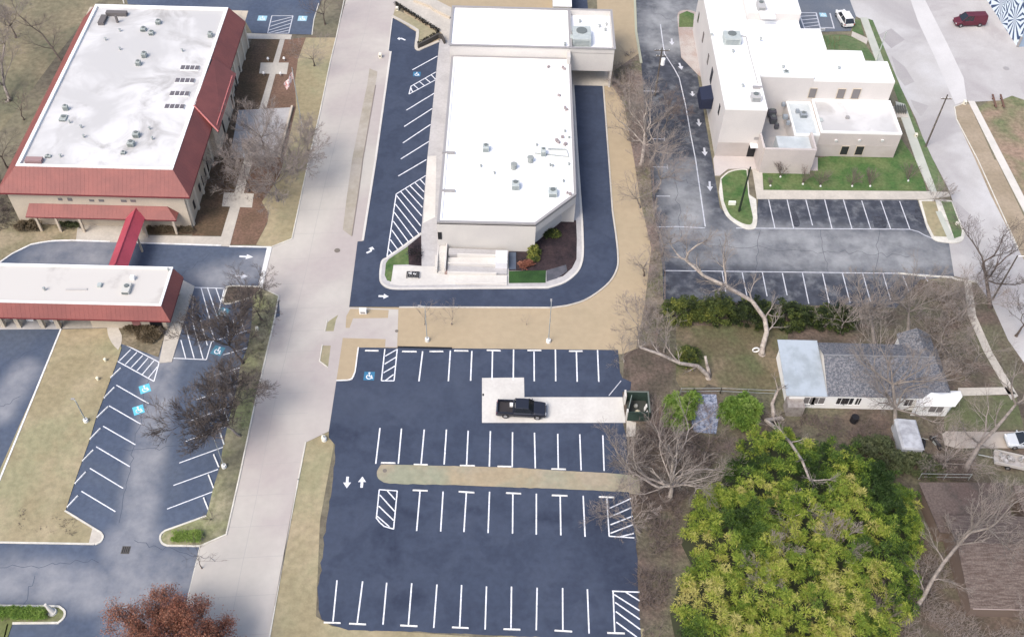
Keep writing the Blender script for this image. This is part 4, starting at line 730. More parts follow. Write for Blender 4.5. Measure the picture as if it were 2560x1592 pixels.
for q in ((1190, 760, 1225, 840), (1432, 765, 1470, 845), (1560, 765, 1598, 848)):
    a, b = cc(q[0], q[1]), cc(q[2], q[3]); win(EC, *a, *b, 1, 126.5, -1, M_GLASSG)
for q in ((1462, 1256, 1500, 1328), (1590, 1256, 1628, 1330)):
    a, b = cc(q[0], q[1]), cc(q[2], q[3]); win(EC, *a, *b, 1, 118.6, -1, M_GLASS)
for q in ((222, 120, 236, 185), (262, 285, 275, 360), (304, 475, 318, 545), (330, 600, 352, 705), (398, 900, 415, 985)):
    a, b = cc(q[0], q[1]), cc(q[2], q[3]); y_ = gp(*cc((q[0]+q[2])/2, (q[1]+q[3])/2), 0, 31.0); MB().box((30.97, y_.y, y_.z), (.08, .7 if q[0] != 330 else 1.3, 1.7 if q[0] != 330 else 2.4)).build('window', M_GLASS, EC)
for x in (1410, 1610, 1808): p = gp(*cc(x, 1205), 1, 118.6); MB().tube((p.x, 118.6, p.z), (p.x, 118.45, p.z-.05), .2, .26, 10).build('wall_lamp', M_WHITE, EC)
a = gp(*cc(680, 1300), 1, 118.0); MB().box((a.x, 117.97, 1.15), (1.1, .08, 2.1)).build('door', M_BLACK, EC); MB().box((a.x+.6, 117.5, 2.6), (2.2, 1.0, .15)).build('door_canopy', M_WHITE, EC); MB().box((a.x+.7, 117.97, 3.6), (1.5, .06, .5)).build('vent_grille', M_COPING, EC)
MB().box((34, 117.99, 1.4), (6.0, .02, 2.6)).build('wall_base', mat('taupe_base', (.42, .375, .35), c2=(.46, .42, .4), scale=.4), EC); MB().box((52.0, 118.58, 1.2), (11.9, .02, 2.2)).build('wall_base', mat('taupe_base', (.42, .375, .35)), EC)
a = gp(*cc(320, 900), 0, 30.9); aw = MB().hull([(31-1.9, a.y-1.7, 2.6), (30.98, a.y-1.7, 2.6), (30.98, a.y+1.7, 2.6), (31-1.9, a.y+1.7, 2.6)], [(31-1.8, a.y-1.6, 4.2), (30.98, a.y-1.7, 4.6), (30.98, a.y+1.7, 4.6), (31-1.8, a.y+1.6, 4.2)]).build('awning', mat('navy_canvas', (.02, .025, .05), rough=.6), EC)
er = thing('entry_ramp', (59.5, 126, 0), 'small ramp with railings by the east wall of the office complex', 'ramp')
p = g(2248, 282); mb = MB()
for k in range(5): mb.box((p.x-.6+k*.35, p.y+.2, .5), (.06, 1.6, .9))
mb.build('railing', mat('rail_grey', (.2, .21, .2)), er); MB().box((p.x, p.y, .1), (2.2, 2.6, .14)).build('floor', M_WALK, er)

# ---- bungalow
HB = thing('bungalow', (46, 76, 0), 'white bungalow with slate shingle roof and white tin end, behind bare trees', 'house')
he = 2.6; hr = 4.3
f0, f1 = g(1996, 1030, 0), g(2290, 1040, 0); yf = f0.y+.2
e0 = g(1985, 984, he); e1 = g(2075, 988, he); yE = g(2075, 987, he).y-.2; t0 = g(2045, 850, hr-.9)
xw, xr_ = g(1965, 980, he).x, g(2375, 975, he).x; yB = g(1963, 858, he).y; ym = yE+(yB-yE)*.62
MB().prism(rect(xw+.5, yE+.12, xr_-.5, yB-.3), 0, he-.16).build('wall', M_WHITE, HB)
xt = g(2062, 930, 3.4).x
slope(HB, (xw, yE, he-.05), (xt, yE, he-.05), (xt, yB, he+.7), (xw, yB, he+.7), M_TIN, 'tin_roof', 1.4)
slope(HB, (xt, yE, he), (xr_, yE, he), (xr_-1.5, ym, hr), (xt, ym, hr), M_SHINGLE, 'roof', 50)
slope(HB, (xr_-1.5, yB, he+.3), (xt, yB, he+.3), (xt, ym, hr), (xr_-1.5, ym, hr), M_SHINGLE, 'roof', 50)
slope(HB, (xr_, yE, he), (xr_, yB, he+.1), (xr_-1.5, ym+.1, hr), (xr_-1.5, ym, hr), M_SHINGLE, 'roof', 50)
MB().tube((xt, ym, hr+.03), (xr_-1.5, ym, hr+.03), .09, .09, 6).build('ridge', mat('ridge_slate', (.2, .21, .23)), HB)
MB().box((xt+.35, (yE+ym)/2, he+.7), (.5, .02, .02)).build('flashing', M_WHITE, HB)
a = g(2290, 838, 3.6); slope(HB, (a.x-2, yB+1.8, he+.2), (a.x-2, yB-2.2, he+.2), (a.x+.2, yB-2.6, hr-.3), (a.x+.2, yB+1.8, hr-.3), M_SHINGLE, 'dormer_roof', 50); slope(HB, (a.x+2.2, yB-2.2, he+.2), (a.x+2.2, yB+1.8, he+.2), (a.x+.2, yB+1.8, hr-.3), (a.x+.2, yB-2.6, hr-.3), M_SHINGLE, 'dormer_roof', 50)
MB().prism(rect(a.x-1.7, yB-1, a.x+1.9, yB+1.6), 0, he+.2).build('wall', M_WHITE, HB)
for q in ((350, 725, 420, 805), (430, 725, 510, 808), (670, 718, 718, 775), (745, 722, 795, 778), (850, 722, 880, 750), (1310, 745, 1355, 790)):
    (a_, b_), (c_, d_) = T('C4', *q); x0_, x1_ = gp(a_, b_, 1, yE+.12).x, gp(c_, d_, 1, yE+.12).x; w_ = MB().box(((x0_+x1_)/2, yE+.09, 1.55), (x1_-x0_, .08, 1.15)).build('window', M_GLASSG if q[0] < 500 else M_GLASS, HB)
    MB().box(((x0_+x1_)/2, yE+.04, 1.55), (.05, .06, 1.15)).box(((x0_+x1_)/2, yE+.03, .93), (x1_-x0_+.2, .12, .08)).build('frame', M_WHITE, w_)
# front bay with white hipped porch roof
bx0, bx1 = g(2275, 1045).x, g(2372, 1045).x; by = g(2320, 1046).y; pz = 2.5
ro = W(P(2300, 997, 2345, 972, 2385, 974, 2402, 1000, 2398, 1020, 2372, 1045, 2276, 1045), pz)
MB().prism([Vector((bx0+.1, by+.4, 0)), Vector((bx1-.4, by+.4, 0)), Vector((bx1+.6, by+1.5, 0)), Vector((bx1+.6, yE+.9, 0)), Vector((bx0+1, yE+.9, 0))], 0, pz-.1).build('wall', M_WHITE, HB)
ctr = Vector(((bx0+bx1)/2+.6, yE+.2, pz+.7)); r2 = [Vector((bx0-.1, by+.1, pz-.1)), Vector((bx1-.1, by+.1, pz-.1)), Vector((bx1+1.2, by+1.6, pz-.1)), Vector((bx1+1.2, yE+1.4, pz-.1)), Vector((bx0+.9, yE+1.4, pz-.1))]
mb = MB()
for k in range(5): mb.poly([r2[k], r2[(k+1) % 5], ctr])
mb.build('porch_roof', M_WHITE, HB)
w_ = MB().box(((bx0+bx1)/2+.4, by+.37, 1.4), (1.6, .08, 1.0)).build('window', M_GLASSG, HB); MB().box(((bx0+bx1)/2+.4, by+.33, 1.4), (.06, .05, 1.0)).build('frame', M_WHITE, w_)
a = g(1975, 1000, 1.5); MB().box((xw+1.2, yE-.4, .9), (2.0, 1.6, 1.8)).build('lean_to', mat('grey_boards', (.22, .19, .18), c2=(.3, .28, .26), scale=2), HB)
# ---- brown roofs, lower right
BH = thing('brown_roof_house', (54, 51, 0), 'house with worn red brown shingle roof at the bottom right corner', 'house')
z1_, z2_ = 3.0, 4.2; a, b = g(2400, 1356, z2_), g(2434, 1520, z1_); XE = a.x+16
slope(BH, (b.x-.3, b.y, z1_), (XE, b.y, z1_), (XE, a.y, z2_), (b.x-.3, a.y, z2_), M_RUST, 'roof', 60)
slope(BH, (XE, a.y+4, z1_), (b.x-.3, a.y+4, z1_), (b.x-.3, a.y, z2_), (XE, a.y, z2_), M_RUST, 'roof', 60)
MB().prism(rect(b.x+.3, b.y+.5, XE, a.y+3.6), 0, z1_-.05).build('wall', mat('brown_wall', (.16, .12, .1)), BH)
MB().box(((b.x+XE)/2, b.y+.02, z1_-.1), (XE-b.x, .1, .16)).build('fascia', mat('pale_fascia', (.4, .33, .31)), BH)
MB().hull([(b.x+.3, b.y+.5, z1_-.05), (b.x+.5, b.y+.5, z1_-.05), (b.x+.5, a.y+3.6, z1_-.05), (b.x+.3, a.y+3.6, z1_-.05)], [(b.x+.3, a.y-.1, z2_-.12), (b.x+.5, a.y-.1, z2_-.12), (b.x+.5, a.y+.1, z2_-.12), (b.x+.3, a.y+.1, z2_-.12)]).build('gable', mat('brown_wall', (.16, .12, .1)), BH)
BS = thing('brown_roof_shed', (56, 62, 0), 'outbuilding with flat dark brown roof directly north of the brown roofed house', 'shed')
R_ = W(P(2296, 1204, 2500, 1204, 2560, 1330, 2640, 1390, 2660, 1410, 2390, 1360, 2332, 1290), 2.6)
M_FLATB = mat('felt_roof', (.095, .07, .063), c2=(.07, .058, .052), scale=.5, lo=.4, hi=.6, fine=.3, fscale=4, c3=(.115, .09, .08), s3=.2, bump=.4)
RR = W(P(2297, 1205, 2508, 1206, 2545, 1345, 2350, 1330), 2.5)
MB().prism(RR, 2.35, 2.5, True).build('roof', M_FLATB, BS); MB().prism(offset([p.to_2d() for p in RR], .3 if sum(RR[i].x*RR[(i+1) % 4].y-RR[(i+1) % 4].x*RR[i].y for i in range(4)) > 0 else -.3, True), 0, 2.34).build('wall', mat('brown_wall', (.16, .12, .1)), BS)
BT = thing('brown_roof_garage', (66, 58, 0), 'reddish brown roof cut by the right edge, east of the long rust brown outbuilding', 'garage')
RR = W(P(2532, 1212, 2700, 1215, 2760, 1355, 2585, 1345), 2.4); MB().prism(RR, 2.2, 2.4, True).build('roof', M_RUST, BT); MB().prism([p*1 for p in offset([p.to_2d() for p in RR], -.3 if sum(RR[i].x*RR[(i+1) % 4].y-RR[(i+1) % 4].x*RR[i].y for i in range(4)) < 0 else .3, True)], 0, 2.19).build('wall', mat('brown_wall', (.16, .12, .1)), BT)
# ---- painted building, top right
PB = thing('mural_building', (90, 160, 0), 'building with a blue and white burst pattern mural in the top right corner', 'building')
a, b = g(2543, 118), g(2440, -40); d = (b-a).normalized(); n = Vector((-d.y, d.x, 0));
if n.x < 0: n = -n
HP = 6.5
def mural():
    m = bpy.data.materials.new('mural_paint'); m.use_nodes = True; nt = m.node_tree; N = nt.nodes; L = nt.links; b_ = N['Principled BSDF']; b_.inputs['Roughness'].default_value = .7
    tc = N.new('ShaderNodeTexCoord'); v = N.new('ShaderNodeTexVoronoi'); v.voronoi_dimensions = '2D'; v.inputs['Scale'].default_value = .22
    L.new(tc.outputs['Object'], v.inputs['Vector']); s = N.new('ShaderNodeVectorMath'); s.operation = 'SUBTRACT'; sc = N.new('ShaderNodeVectorMath'); sc.operation = 'SCALE'; sc.inputs['Scale'].default_value = 1
    L.new(tc.outputs['Object'], s.inputs[0]); L.new(v.outputs['Position'], s.inputs[1]); sp = N.new('ShaderNodeSeparateXYZ'); L.new(s.outputs[0], sp.inputs[0])
    at = N.new('ShaderNodeMath'); at.operation = 'ARCTAN2'; L.new(sp.outputs[0], at.inputs[0]); L.new(sp.outputs[1], at.inputs[1])
    mu = N.new('ShaderNodeMath'); mu.operation = 'MULTIPLY'; mu.inputs[1].default_value = 13; L.new(at.outputs[0], mu.inputs[0]); si = N.new('ShaderNodeMath'); si.operation = 'SINE'; L.new(mu.outputs[0], si.inputs[0])
    cr = N.new('ShaderNodeValToRGB'); cr.color_ramp.interpolation = 'CONSTANT'; e = cr.color_ramp.elements; e[0].color = (.03, .06, .14, 1); e[1].position = .38; e[1].color = (.66, .74, .82, 1); k = e.new(.3); k.color = (.2, .3, .42, 1)
    mr = N.new('ShaderNodeMapRange'); mr.inputs['From Min'].default_value = -1; L.new(si.outputs[0], mr.inputs['Value']); L.new(mr.outputs[0], cr.inputs[0]); L.new(cr.outputs[0], b_.inputs['Base Color']); return m
w0 = MB(); Lw = (b-a).length; wall_o = w0.poly([(0, 0, 0), (Lw, 0, 0), (Lw, HP, 0), (0, HP, 0)]).build('mural', mural(), None)
wall_o.matrix_world = Matrix((d, Vector((0, 0, 1)), d.cross(Vector((0, 0, 1))))).transposed().to_4x4(); wall_o.matrix_world.translation = a-n*.01
wm = wall_o.matrix_world.copy(); wall_o.parent = PB; wall_o.matrix_parent_inverse = Matrix.Translation(PB.location).inverted()
MB().prism([a, b, b+n*16, a+n*16], 0, HP).build('wall', mat('mural_side', (.28, .36, .46)), PB); MB().prism([a, b, b+n*16, a+n*16], HP+.004, HP+.2).build('flat_roof', mat('pale_roof', (.42, .42, .43)), PB)
MB().box((a.x-.0, a.y, 1), (.3, .3, 2)).build('corner_post', M_COPING, PB)
# ================================================================ STREET OBJECTS
def ordinal(i): return ('first second third fourth fifth sixth seventh eighth ninth tenth eleventh twelfth').split()[i]
def stops(q, where, group, h=.13, wd=.17, m=None):
    n = len(q)
    for i, (x0, y0, x1, y1) in enumerate(q):
        a, b = g(x0, y0), g(x1, y1); c = (a+b)/2; d = b-a; L_ = min(2.1, d.length); rot = math.atan2(d.y, d.x)
        mb = MB(); hw = wd/2; ends = []
        for sx in (-1, 1): ends.append([Vector((sx*L_/2, -hw, 0)), Vector((sx*L_/2, hw, 0)), Vector((sx*(L_/2-.04), hw*.6, h)), Vector((sx*(L_/2-.04), -hw*.6, h))])
        mb.hull(ends[0], ends[1])
        o = mb.build('wheel_stop', m or M_CURBW); o.location = (c.x, c.y, .05); o.rotation_euler = (0, 0, rot)
        tag(o, 'concrete wheel stop, %s %s' % (ordinal(i), where), 'wheel stop', group)
def TL(t, *q): p = T(t, *q); return [(p[i][0], p[i][1], p[i+1][0], p[i+1][1]) for i in range(0, len(p), 2)]
G1 = 'wheel stops in the fresh parking lot'
stops(TL('C2', 1030, 292, 1160, 294, 1380, 300, 1520, 302, 1640, 300, 1772, 300, 1872, 293, 2008, 295, 2180, 288, 2313, 293)+TL('C3', 145, 290, 278, 290, 537, 297, 668, 297), 'from the left in the top row of the fresh lot', G1)
stops(TL('C2', 1180, 1350, 1320, 1353, 1490, 1366, 1625, 1369, 1925, 1376, 2070, 1378, 2280, 1384, 2415, 1387)+TL('C3', 370, 1408, 510, 1412), 'from the left against the upper edge of the grass median', G1)
stops(TL('D2', 1480, 127, 1625, 133, 1915, 140, 2065, 150)+TL('D3', -58, 153, 88, 160, 375, 175, 525, 180, 820, 190, 965, 195), 'from the left in the row below the grass median', G1)
stops(TL('D2', 640, 1375, 803, 1380, 880, 1385, 1043, 1393, 1363, 1402, 1528, 1410, 1852, 1420, 2012, 1427, 2338, 1437, 2500, 1442)+TL('D3', 402, 1450, 570, 1460, 900, 1473, 1068, 1478), 'from the left in the bottom row of the fresh lot', G1)
G2 = 'wheel stops in the slanted bays of the older lot'
stops(TL('C1', 1145, 455, 1045, 550, 1083, 638, 985, 740, 1025, 820, 915, 925, 952, 1025, 850, 1130, 885, 1228, 780, 1335, 815, 1435, 710, 1548)+TL('D1', 740, 178, 635, 290), 'from the top along the wide olive lawn', G2)
stops(TL('C1', 2215, 480, 2262, 590, 2170, 670, 2215, 770, 2125, 865, 2165, 975, 2080, 1060, 2120, 1180, 2020, 1270, 2070, 1390, 1970, 1460, 2020, 1590)+TL('D1', 1925, 195, 1970, 310), 'from the top along the street side grass strip', G2)

def pole(px, py, tx, ty, label, r=.07, base=None, head=None, m=None, name='light_pole', cat='light pole', h=None, arms=()):
    b = g(px, py)
    if h is None:   # height from where its tip is seen
        best = min((abs((proj(b.x, b.y, z)-Vector((tx, ty))).length), z) for z in [k*.1 for k in range(20, 160)])[1]
    else: best = h
    t = thing(name, (b.x, b.y, 0), label, cat)
    MB().tube((b.x, b.y, 0), (b.x, b.y, best), r, r*.65, 8).build('pole', m or M_METAL, t)
    if base: MB().tube((b.x, b.y, 0), (b.x, b.y, .5), .3, .28, 12).build('base', M_CURBW if base == 1 else base, t)
    for dx, dy in (head or ()):
        MB().tube((b.x, b.y, best-.08), (b.x+dx, b.y+dy, best), .04, .04, 5).build('arm', m or M_METAL, t)
        MB().box((b.x+dx*1.3, b.y+dy*1.3, best), (.4 if dx else .22, .22 if dx else .4, .1)).build('lamp_head', m or M_COPING, t)
    for zz, wdt in arms:
        MB().box((b.x, b.y-.15, best-zz), (wdt, .1, .12)).build('crossarm', M_WOODP, t)
        k = MB()
        for s in (-.45, -.15, .15, .45): k.tube((b.x+s*wdt, b.y-.15, best-zz+.06), (b.x+s*wdt, b.y-.15, best-zz+.22), .04, .03, 6)
        k.build('insulator', M_WHITE, t)
    return t, b, best
def proj(x, y, z):
    v = Vector((x, y, z-CH)); k = FPX/v.dot(fw); return Vector((1280+k*v.dot(rt), 796-k*v.dot(up)))
pole(1068, 852, 1063, 765, 'slim light pole on the tan lawn above the left end of the fresh lot', base=1, head=((-.5, 0),))
pole(1371, 855, 1383, 760, 'slim light pole on the tan lawn above the right half of the fresh lot', base=1, head=((0, .5),))
pole(216, 1054, 196, 1012, 'short light pole with white base on the wide olive lawn', base=1, h=4.2, r=.09, head=((-.3, .2),))
pole(561, 1168, 556, 1130, 'light pole with round white base on the street side grass strip', base=1, h=6, r=.06)
pole(811, 1100, 812, 1080, 'white marker post by the corner of the fresh lot entrance', base=1, h=1.0, r=.1, name='marker_post', cat='post')
pole(1847, 530, 1871, 416, 'tall dark pole leaning over the green island', r=.17, m=mat('dark_green_pole', (.02, .03, .02)), name='utility_pole', cat='utility pole')
pole(2314, 367, 2372, 239, 'tall utility pole beside the street east of the office complex', r=.15, m=M_WOODP, name='utility_pole', cat='utility pole', arms=((.6, 1.6),))
pole(2190, 155, 2221, 81, 'thin pale pole behind the office complex, beside the sidewalk', r=.1, m=mat('pale_pole', (.45, .5, .45)), name='utility_pole', cat='utility pole')
t_, b_, h_ = pole(2481, 749, 2540, 637, 'leaning utility pole with long arm by the driveway apron at the right', r=.13, m=M_WOODP, name='utility_pole', cat='utility pole')
MB().tube((b_.x, b_.y, h_-.1), (b_.x+2.2, b_.y, h_), .06, .05, 6).build('lamp_arm', M_WHITE, t_); MB().box((b_.x+2.4, b_.y, h_), (.6, .25, .12)).build('lamp_head', M_WHITE, t_)
t_, b_, h_ = pole(1637, 240, 1606, 150, 'utility pole with crossarm and white transformer can beside the grey drive', h=9, r=.14, m=M_WOODP, name='utility_pole', cat='utility pole', arms=((.4, 2.4), (1.4, 1.6)))
MB().tube((b_.x+.4, b_.y-.2, h_-2.9), (b_.x+.4, b_.y-.2, h_-1.8), .32, .32, 12).build('transformer', M_WHITE, t_)
pole(1631, 560, 0, 0, 'short wooden pole in the scrub between the shop lawn and the grey lot', h=5, r=.12, m=M_BARKG, name='wooden_pole', cat='pole')
# flag
t_, b_, h_ = pole(758, 333, 733, 169, 'grey flagpole with a drooping flag on the reddish garden bed', r=.09, name='flagpole', cat='flagpole')
fl = MB(); nn = 10
for i in range(nn):
    for j in range(2):
        pass
gv = []
for i in range(nn+1):
    u = i/nn
    gv.append((Vector((b_.x-.05-u*1.5, b_.y-u*.25, h_-.7-u*2.1+.15*math.sin(u*9))), Vector((b_.x-.05-u*1.3, b_.y+.35*math.sin(u*7)-u*.2, h_-2.0-u*1.9+.1*math.sin(u*11)))))
for i in range(nn): fl.poly([gv[i][0], gv[i+1][0], gv[i+1][1], gv[i][1]])
fl.build('flag', mat('flag_cloth', (.55, .25, .24), c2=(.7, .62, .6), scale=3, lo=.45, hi=.5), t_)

# ---- vehicles
def loft(name, secs, m, parent, bevel=0.0, smooth=False):
    """secs: list of rings (same length)"""
    mb = MB(); k = len(secs[0])
    for r in secs: mb.v += [tuple(p) for p in r]
    for i in range(len(secs)-1):
        for j in range(k): j2 = (j+1) % k; mb.f.append((i*k+j, i*k+j2, (i+1)*k+j2, (i+1)*k+j))
    mb.f.append(tuple(reversed(range(k)))); mb.f.append(tuple((len(secs)-1)*k+j for j in range(k)))
    return mb.build(name, m, parent, smooth, bevel)
def ring(x, w, z0, z1, r=.12): return [Vector((x, -w+r*.4, z0)), Vector((x, w-r*.4, z0)), Vector((x, w, z0+r)), Vector((x, w, z1-r)), Vector((x, w-r, z1)), Vector((x, -w+r, z1)), Vector((x, -w, z1-r)), Vector((x, -w, z0+r))]
def wheels(parent, xs, w, r, m=None):
    for x in xs:
        for s in (-1, 1):
            y = s*(w-.1); wh = MB().tube((x, y-.12, r), (x, y+.12, r), r, r, 18).build('wheel', mat('tyre', (.02, .02, .022), rough=.8), parent)
            MB().tube((x, y+s*.1, r), (x, y+s*.135, r), r*.6, r*.55, 12).build('rim', mat('rim', (.4, .4, .42), rough=.3, metal=.7), wh)
def vehicle(name, loc, rot, label, cat, kind, paint, L=4.7, Wd=1.85, glass=None):
    t = thing(name, (0, 0, 0), label, cat); w_ = Wd/2; h = L/2; G_ = glass or mat('car_glass', (.015, .018, .022), rough=.08, spec=.8)
    if kind == 'pickup':
        hood = [ring(h, w_*.84, .42, .85), ring(h-.1, w_*.93, .35, 1.02), ring(h-.5, w_*.98, .33, 1.08), ring(h-1.35, w_, .33, 1.14), ring(h-1.5, w_, .33, 1.12), ring(-h+2.0, w_, .33, 1.12)]
        loft('body', hood, paint, t, .03)
        bed = MB(); x0, x1 = -h+.03, -h+1.98; bed.box(((x0+x1)/2, 0, .55), (x1-x0, Wd*.96, .35))
        for s in (-1, 1): bed.box(((x0+x1)/2, s*(w_-.07), .83), (x1-x0, .13, .55))
        bed.box((x0+.05, 0, .83), (.09, Wd-.28, .54)); bed.box((x1-.05, 0, .83), (.09, Wd-.28, .54)); bed.build('cargo_bed', paint, t, bevel=.02)
        MB().box(((x0+x1)/2, 0, .735), (x1-x0-.2, Wd-.3, .02)).build('bed_liner', mat('bed_liner', (.035, .032, .035), rough=.9), t)
        MB().box((-h+1.7, .35, .95), (.4, .4, .35)).tube((-h+1.7, .35, 1.1), (-h+1.7, .35, 1.2), .2, .15, 8).build('cargo', M_WHITE, t)
        cb = (h-1.45, -h+2.02, 1.11, h-2.1, -h+2.2, 1.78)
        MB().box((-h-.04, 0, .5), (.12, Wd*.95, .2)).build('rear_bumper', mat('chrome', (.3, .3, .32), rough=.25, metal=.9), t); MB().box((h+.03, 0, .5), (.12, Wd*.86, .22)).build('front_bumper', mat('chrome', (.3, .3, .32), rough=.25, metal=.9), t)
        wr = .4; wx = (h-1.0, -h+1.05)
    elif kind == 'van':
        loft('body', [ring(h, w_*.82, .4, .75), ring(h-.1, w_*.92, .35, .95), ring(h-.9, w_*.98, .3, 1.15), ring(h-1.7, w_, .3, 1.2), ring(-h+.1, w_, .3, 1.2), ring(-h, w_*.95, .4, 1.15)], paint, t, .03)
        cb = (h-.95, -h+.04, 1.19, h-1.75, -h+.14, 2.05); wr = .36; wx = (h-.9, -h+1.1)
    else:
        loft('body', [ring(h, w_*.72, .4, .62), ring(h-.1, w_*.86, .28, .75), ring(h-.5, w_*.97, .22, .86), ring(h-1.35, w_, .22, .95), ring(-h+1.0, w_, .22, 1.0), ring(-h+.3, w_*.96, .25, .98), ring(-h, w_*.8, .4, .85)], paint, t, .03)
        cb = (h-1.2, -h+.35, .94, h-1.95, -h+1.0, 1.46) if kind == 'sedan' else (h-1.15, -h+.06, .97, h-1.9, -h+.55, 1.62); wr = .33; wx = (h-.85, -h+.85)
    xa_, xb_, zb, xc, xd, zt_ = cb; wi = w_*.93; wt = w_*.76
    low = [Vector((xa_, -wi, zb)), Vector((xa_, wi, zb)), Vector((xb_, wi, zb)), Vector((xb_, -wi, zb))]; top = [Vector((xc, -wt, zt_)), Vector((xc, wt, zt_)), Vector((xd, wt, zt_)), Vector((xd, -wt, zt_))]
    MB().hull(low, top).build('cab_glass', G_, t)
    rf = MB().hull([p+Vector((0, 0, -.03)) for p in top], [Vector((p.x*1, p.y*.94, p.z+.05)) for p in top]); 
    rf.build('roof', paint, t, bevel=.02)
    pl = MB()
    for i, (a, b) in enumerate(zip(low, top)): pl.tube(a, b, .05, .045, 4)
    for f_ in ((.45,) if kind != 'van' else (.25, .55)):
        for s in (0, 1):
            a = low[s]*(1-f_)+low[3-s]*f_; b = top[s]*(1-f_)+top[3-s]*f_; pl.tube(a, b, .045, .045, 4)
    pl.build('pillars', paint, t)
    if kind == 'van':
        for s in (-1, 1): MB().hull([Vector((xb_+.05, s*(wi+.005), zb+.0)), Vector((xa_-1.9, s*(wi+.005), zb)), Vector((xa_-1.9, s*(wi+.02), zb)), Vector((xb_+.05, s*(wi+.02), zb))], [Vector((xd+.03, s*(wt+.01), zt_)), Vector((xa_-1.9, s*(wt+.01), zt_)), Vector((xa_-1.9, s*(wt+.025), zt_)), Vector((xd+.03, s*(wt+.025), zt_))]).build('side_panel', paint, t)
    for s in (-1, 1):
        MB().box((h-.08, s*w_*.68, .72 if kind != 'pickup' else .85), (.16, .32, .14)).build('headlight', mat('lamp_glass', (.75, .76, .78), rough=.2), t)
        MB().box((-h+.03, s*w_*.84, .8), (.08, .16, .25)).build('tail_light', mat('tail_red', (.3, .02, .02), rough=.3), t)
        MB().box((xa_-.25, s*(w_+.1), zb+.08), (.12, .22, .14)).build('mirror', paint, t)
    wheels(t, wx, w_, wr)
    t.location = (loc.x, loc.y, .06); t.rotation_euler = (0, 0, rot); return t
mp = mat('truck_black', (.018, .02, .03), rough=.22, spec=.6)
a, b = g(1243, 1025), g(1364, 1040); vehicle('pickup_truck', (a+b)/2+Vector((0, .1, 0)), -.03, 'black crew cab pickup parked on the pale concrete pad', 'pickup truck', 'pickup', mp, 5.85, 2.0)
c = g(2109, 54); vehicle('parked_car', c, 1.72, 'white car parked beside the hatched bay in the lot behind the office complex', 'car', 'hatch', mat('car_white', (.72, .72, .71), rough=.3), 4.7, 1.95)
c = g(2420, 62); vehicle('panel_van', c, math.pi+.1, 'maroon van parked alone on the pale lot, top right', 'van', 'van', mat('van_maroon', (.1, .022, .036), rough=.4), 5.4, 1.85)
c = g(2560, 1108); vehicle('parked_car', c, math.pi+.02, 'silver car on the driveway at the right edge', 'car', 'sedan', mat('car_silver', (.5, .53, .56), rough=.3), 4.8, 1.85)
# utility trailer with white load
tr = thing('utility_trailer', (0, 0, 0), 'small white utility trailer loaded with pale scrap, under branches below the silver car', 'trailer')
MB().box((0, 0, .55), (3.4, 1.7, .12)).build('bed', mat('trailer_grey', (.4, .38, .37), c2=(.3, .28, .27), scale=2), tr); MB().box((0, .85, .8), (3.4, .06, .5)).box((0, -.85, .8), (3.4, .06, .5)).box((1.7, 0, .8), (.06, 1.76, .5)).build('side_rail', mat('trailer_rail', (.5, .48, .46)), tr)
mb = MB()
for k in range(9): mb.box((rnd.uniform(-1.3, 1.3), rnd.uniform(-.5, .5), .7+rnd.random()*.3), (rnd.uniform(.3, 1), rnd.uniform(.2, .6), .2), rnd.random()*3)
mb.build('load', mat('scrap', (.5, .47, .46), c2=(.2, .2, .19), scale=2), tr); MB().tube((-1.7, 0, .5), (-3.4, 0, .45), .06, .06, 6).build('tow_bar', M_METAL, tr); wheels(tr, (-.1,), .95, .32)
c = g(2518, 1158); tr.location = (c.x, c.y, .0); tr.rotation_euler = (0, 0, -.25)
# motorcycles and grill by the bungalow
def motorbike(px, py, rot, label):
    t = thing('motorcycle', (0, 0, 0), label, 'motorcycle')
    for x in (-.7, .72):
        mb = MB(); n = 16
        for i in range(n):
            a0, a1 = 2*math.pi*i/n, 2*math.pi*(i+1)/n; mb.tube((x+.28*math.cos(a0), 0, .33+.28*math.sin(a0)), (x+.28*math.cos(a1), 0, .33+.28*math.sin(a1)), .06, .06, 6)
        mb.build('wheel', M_BLACK, t)
    loft('body', [ring(-.75, .14, .6, .8), ring(-.2, .18, .5, .85), ring(.3, .2, .55, 1.0), ring(.55, .1, .6, .95)], M_BLACK, t, .02)
    MB().box((.05, 0, .42), (.55, .35, .35)).build('engine', M_METAL, t); MB().tube((.72, 0, .33), (.5, 0, 1.05), .04, .04, 6).tube((.48, -.4, 1.08), (.48, .4, 1.08), .025, .025, 6).build('handlebar', M_METAL, t)
    c = g(px, py); t.location = (c.x, c.y, .05); t.rotation_euler = (0, 0, rot)
motorbike(2304, 1118, 1.3, 'black motorcycle beside the white garden box south of the bungalow')
motorbike(2336, 1112, 2.0, 'black motorcycle with pale fairing at the end of the driveway slab')
a = g(2262, 1105); hb = thing('storage_box', (a.x, a.y, 0), 'pale grey metal lean-to box standing in front of the bungalow porch', 'shed')
MB().box((a.x, a.y, .8), (2.4, 4.0, 1.6)).build('body', mat('pale_box', (.36, .38, .41)), hb); MB().hull([Vector((a.x-1.3, a.y-2.1, 1.6)), Vector((a.x+1.3, a.y-2.1, 1.6)), Vector((a.x+1.3, a.y+2.1, 1.6)), Vector((a.x-1.3, a.y+2.1, 1.6))], [Vector((a.x-1.1, a.y-2.0, 1.9)), Vector((a.x+1.1, a.y-2.0, 1.7)), Vector((a.x+1.1, a.y+2.0, 1.75)), Vector((a.x-1.1, a.y+2.0, 2.0))]).build('lid', mat('pale_box_lid', (.45, .47, .51), c2=(.3, .31, .34), scale=1), hb)
c = g(2134, 1052); o = MB().tube((c.x, c.y, 0), (c.x, c.y, .9), .5, .45, 14).build('barrel', M_BLACK); tag(o, 'round black barrel on the ground below the bungalow south wall', 'barrel')

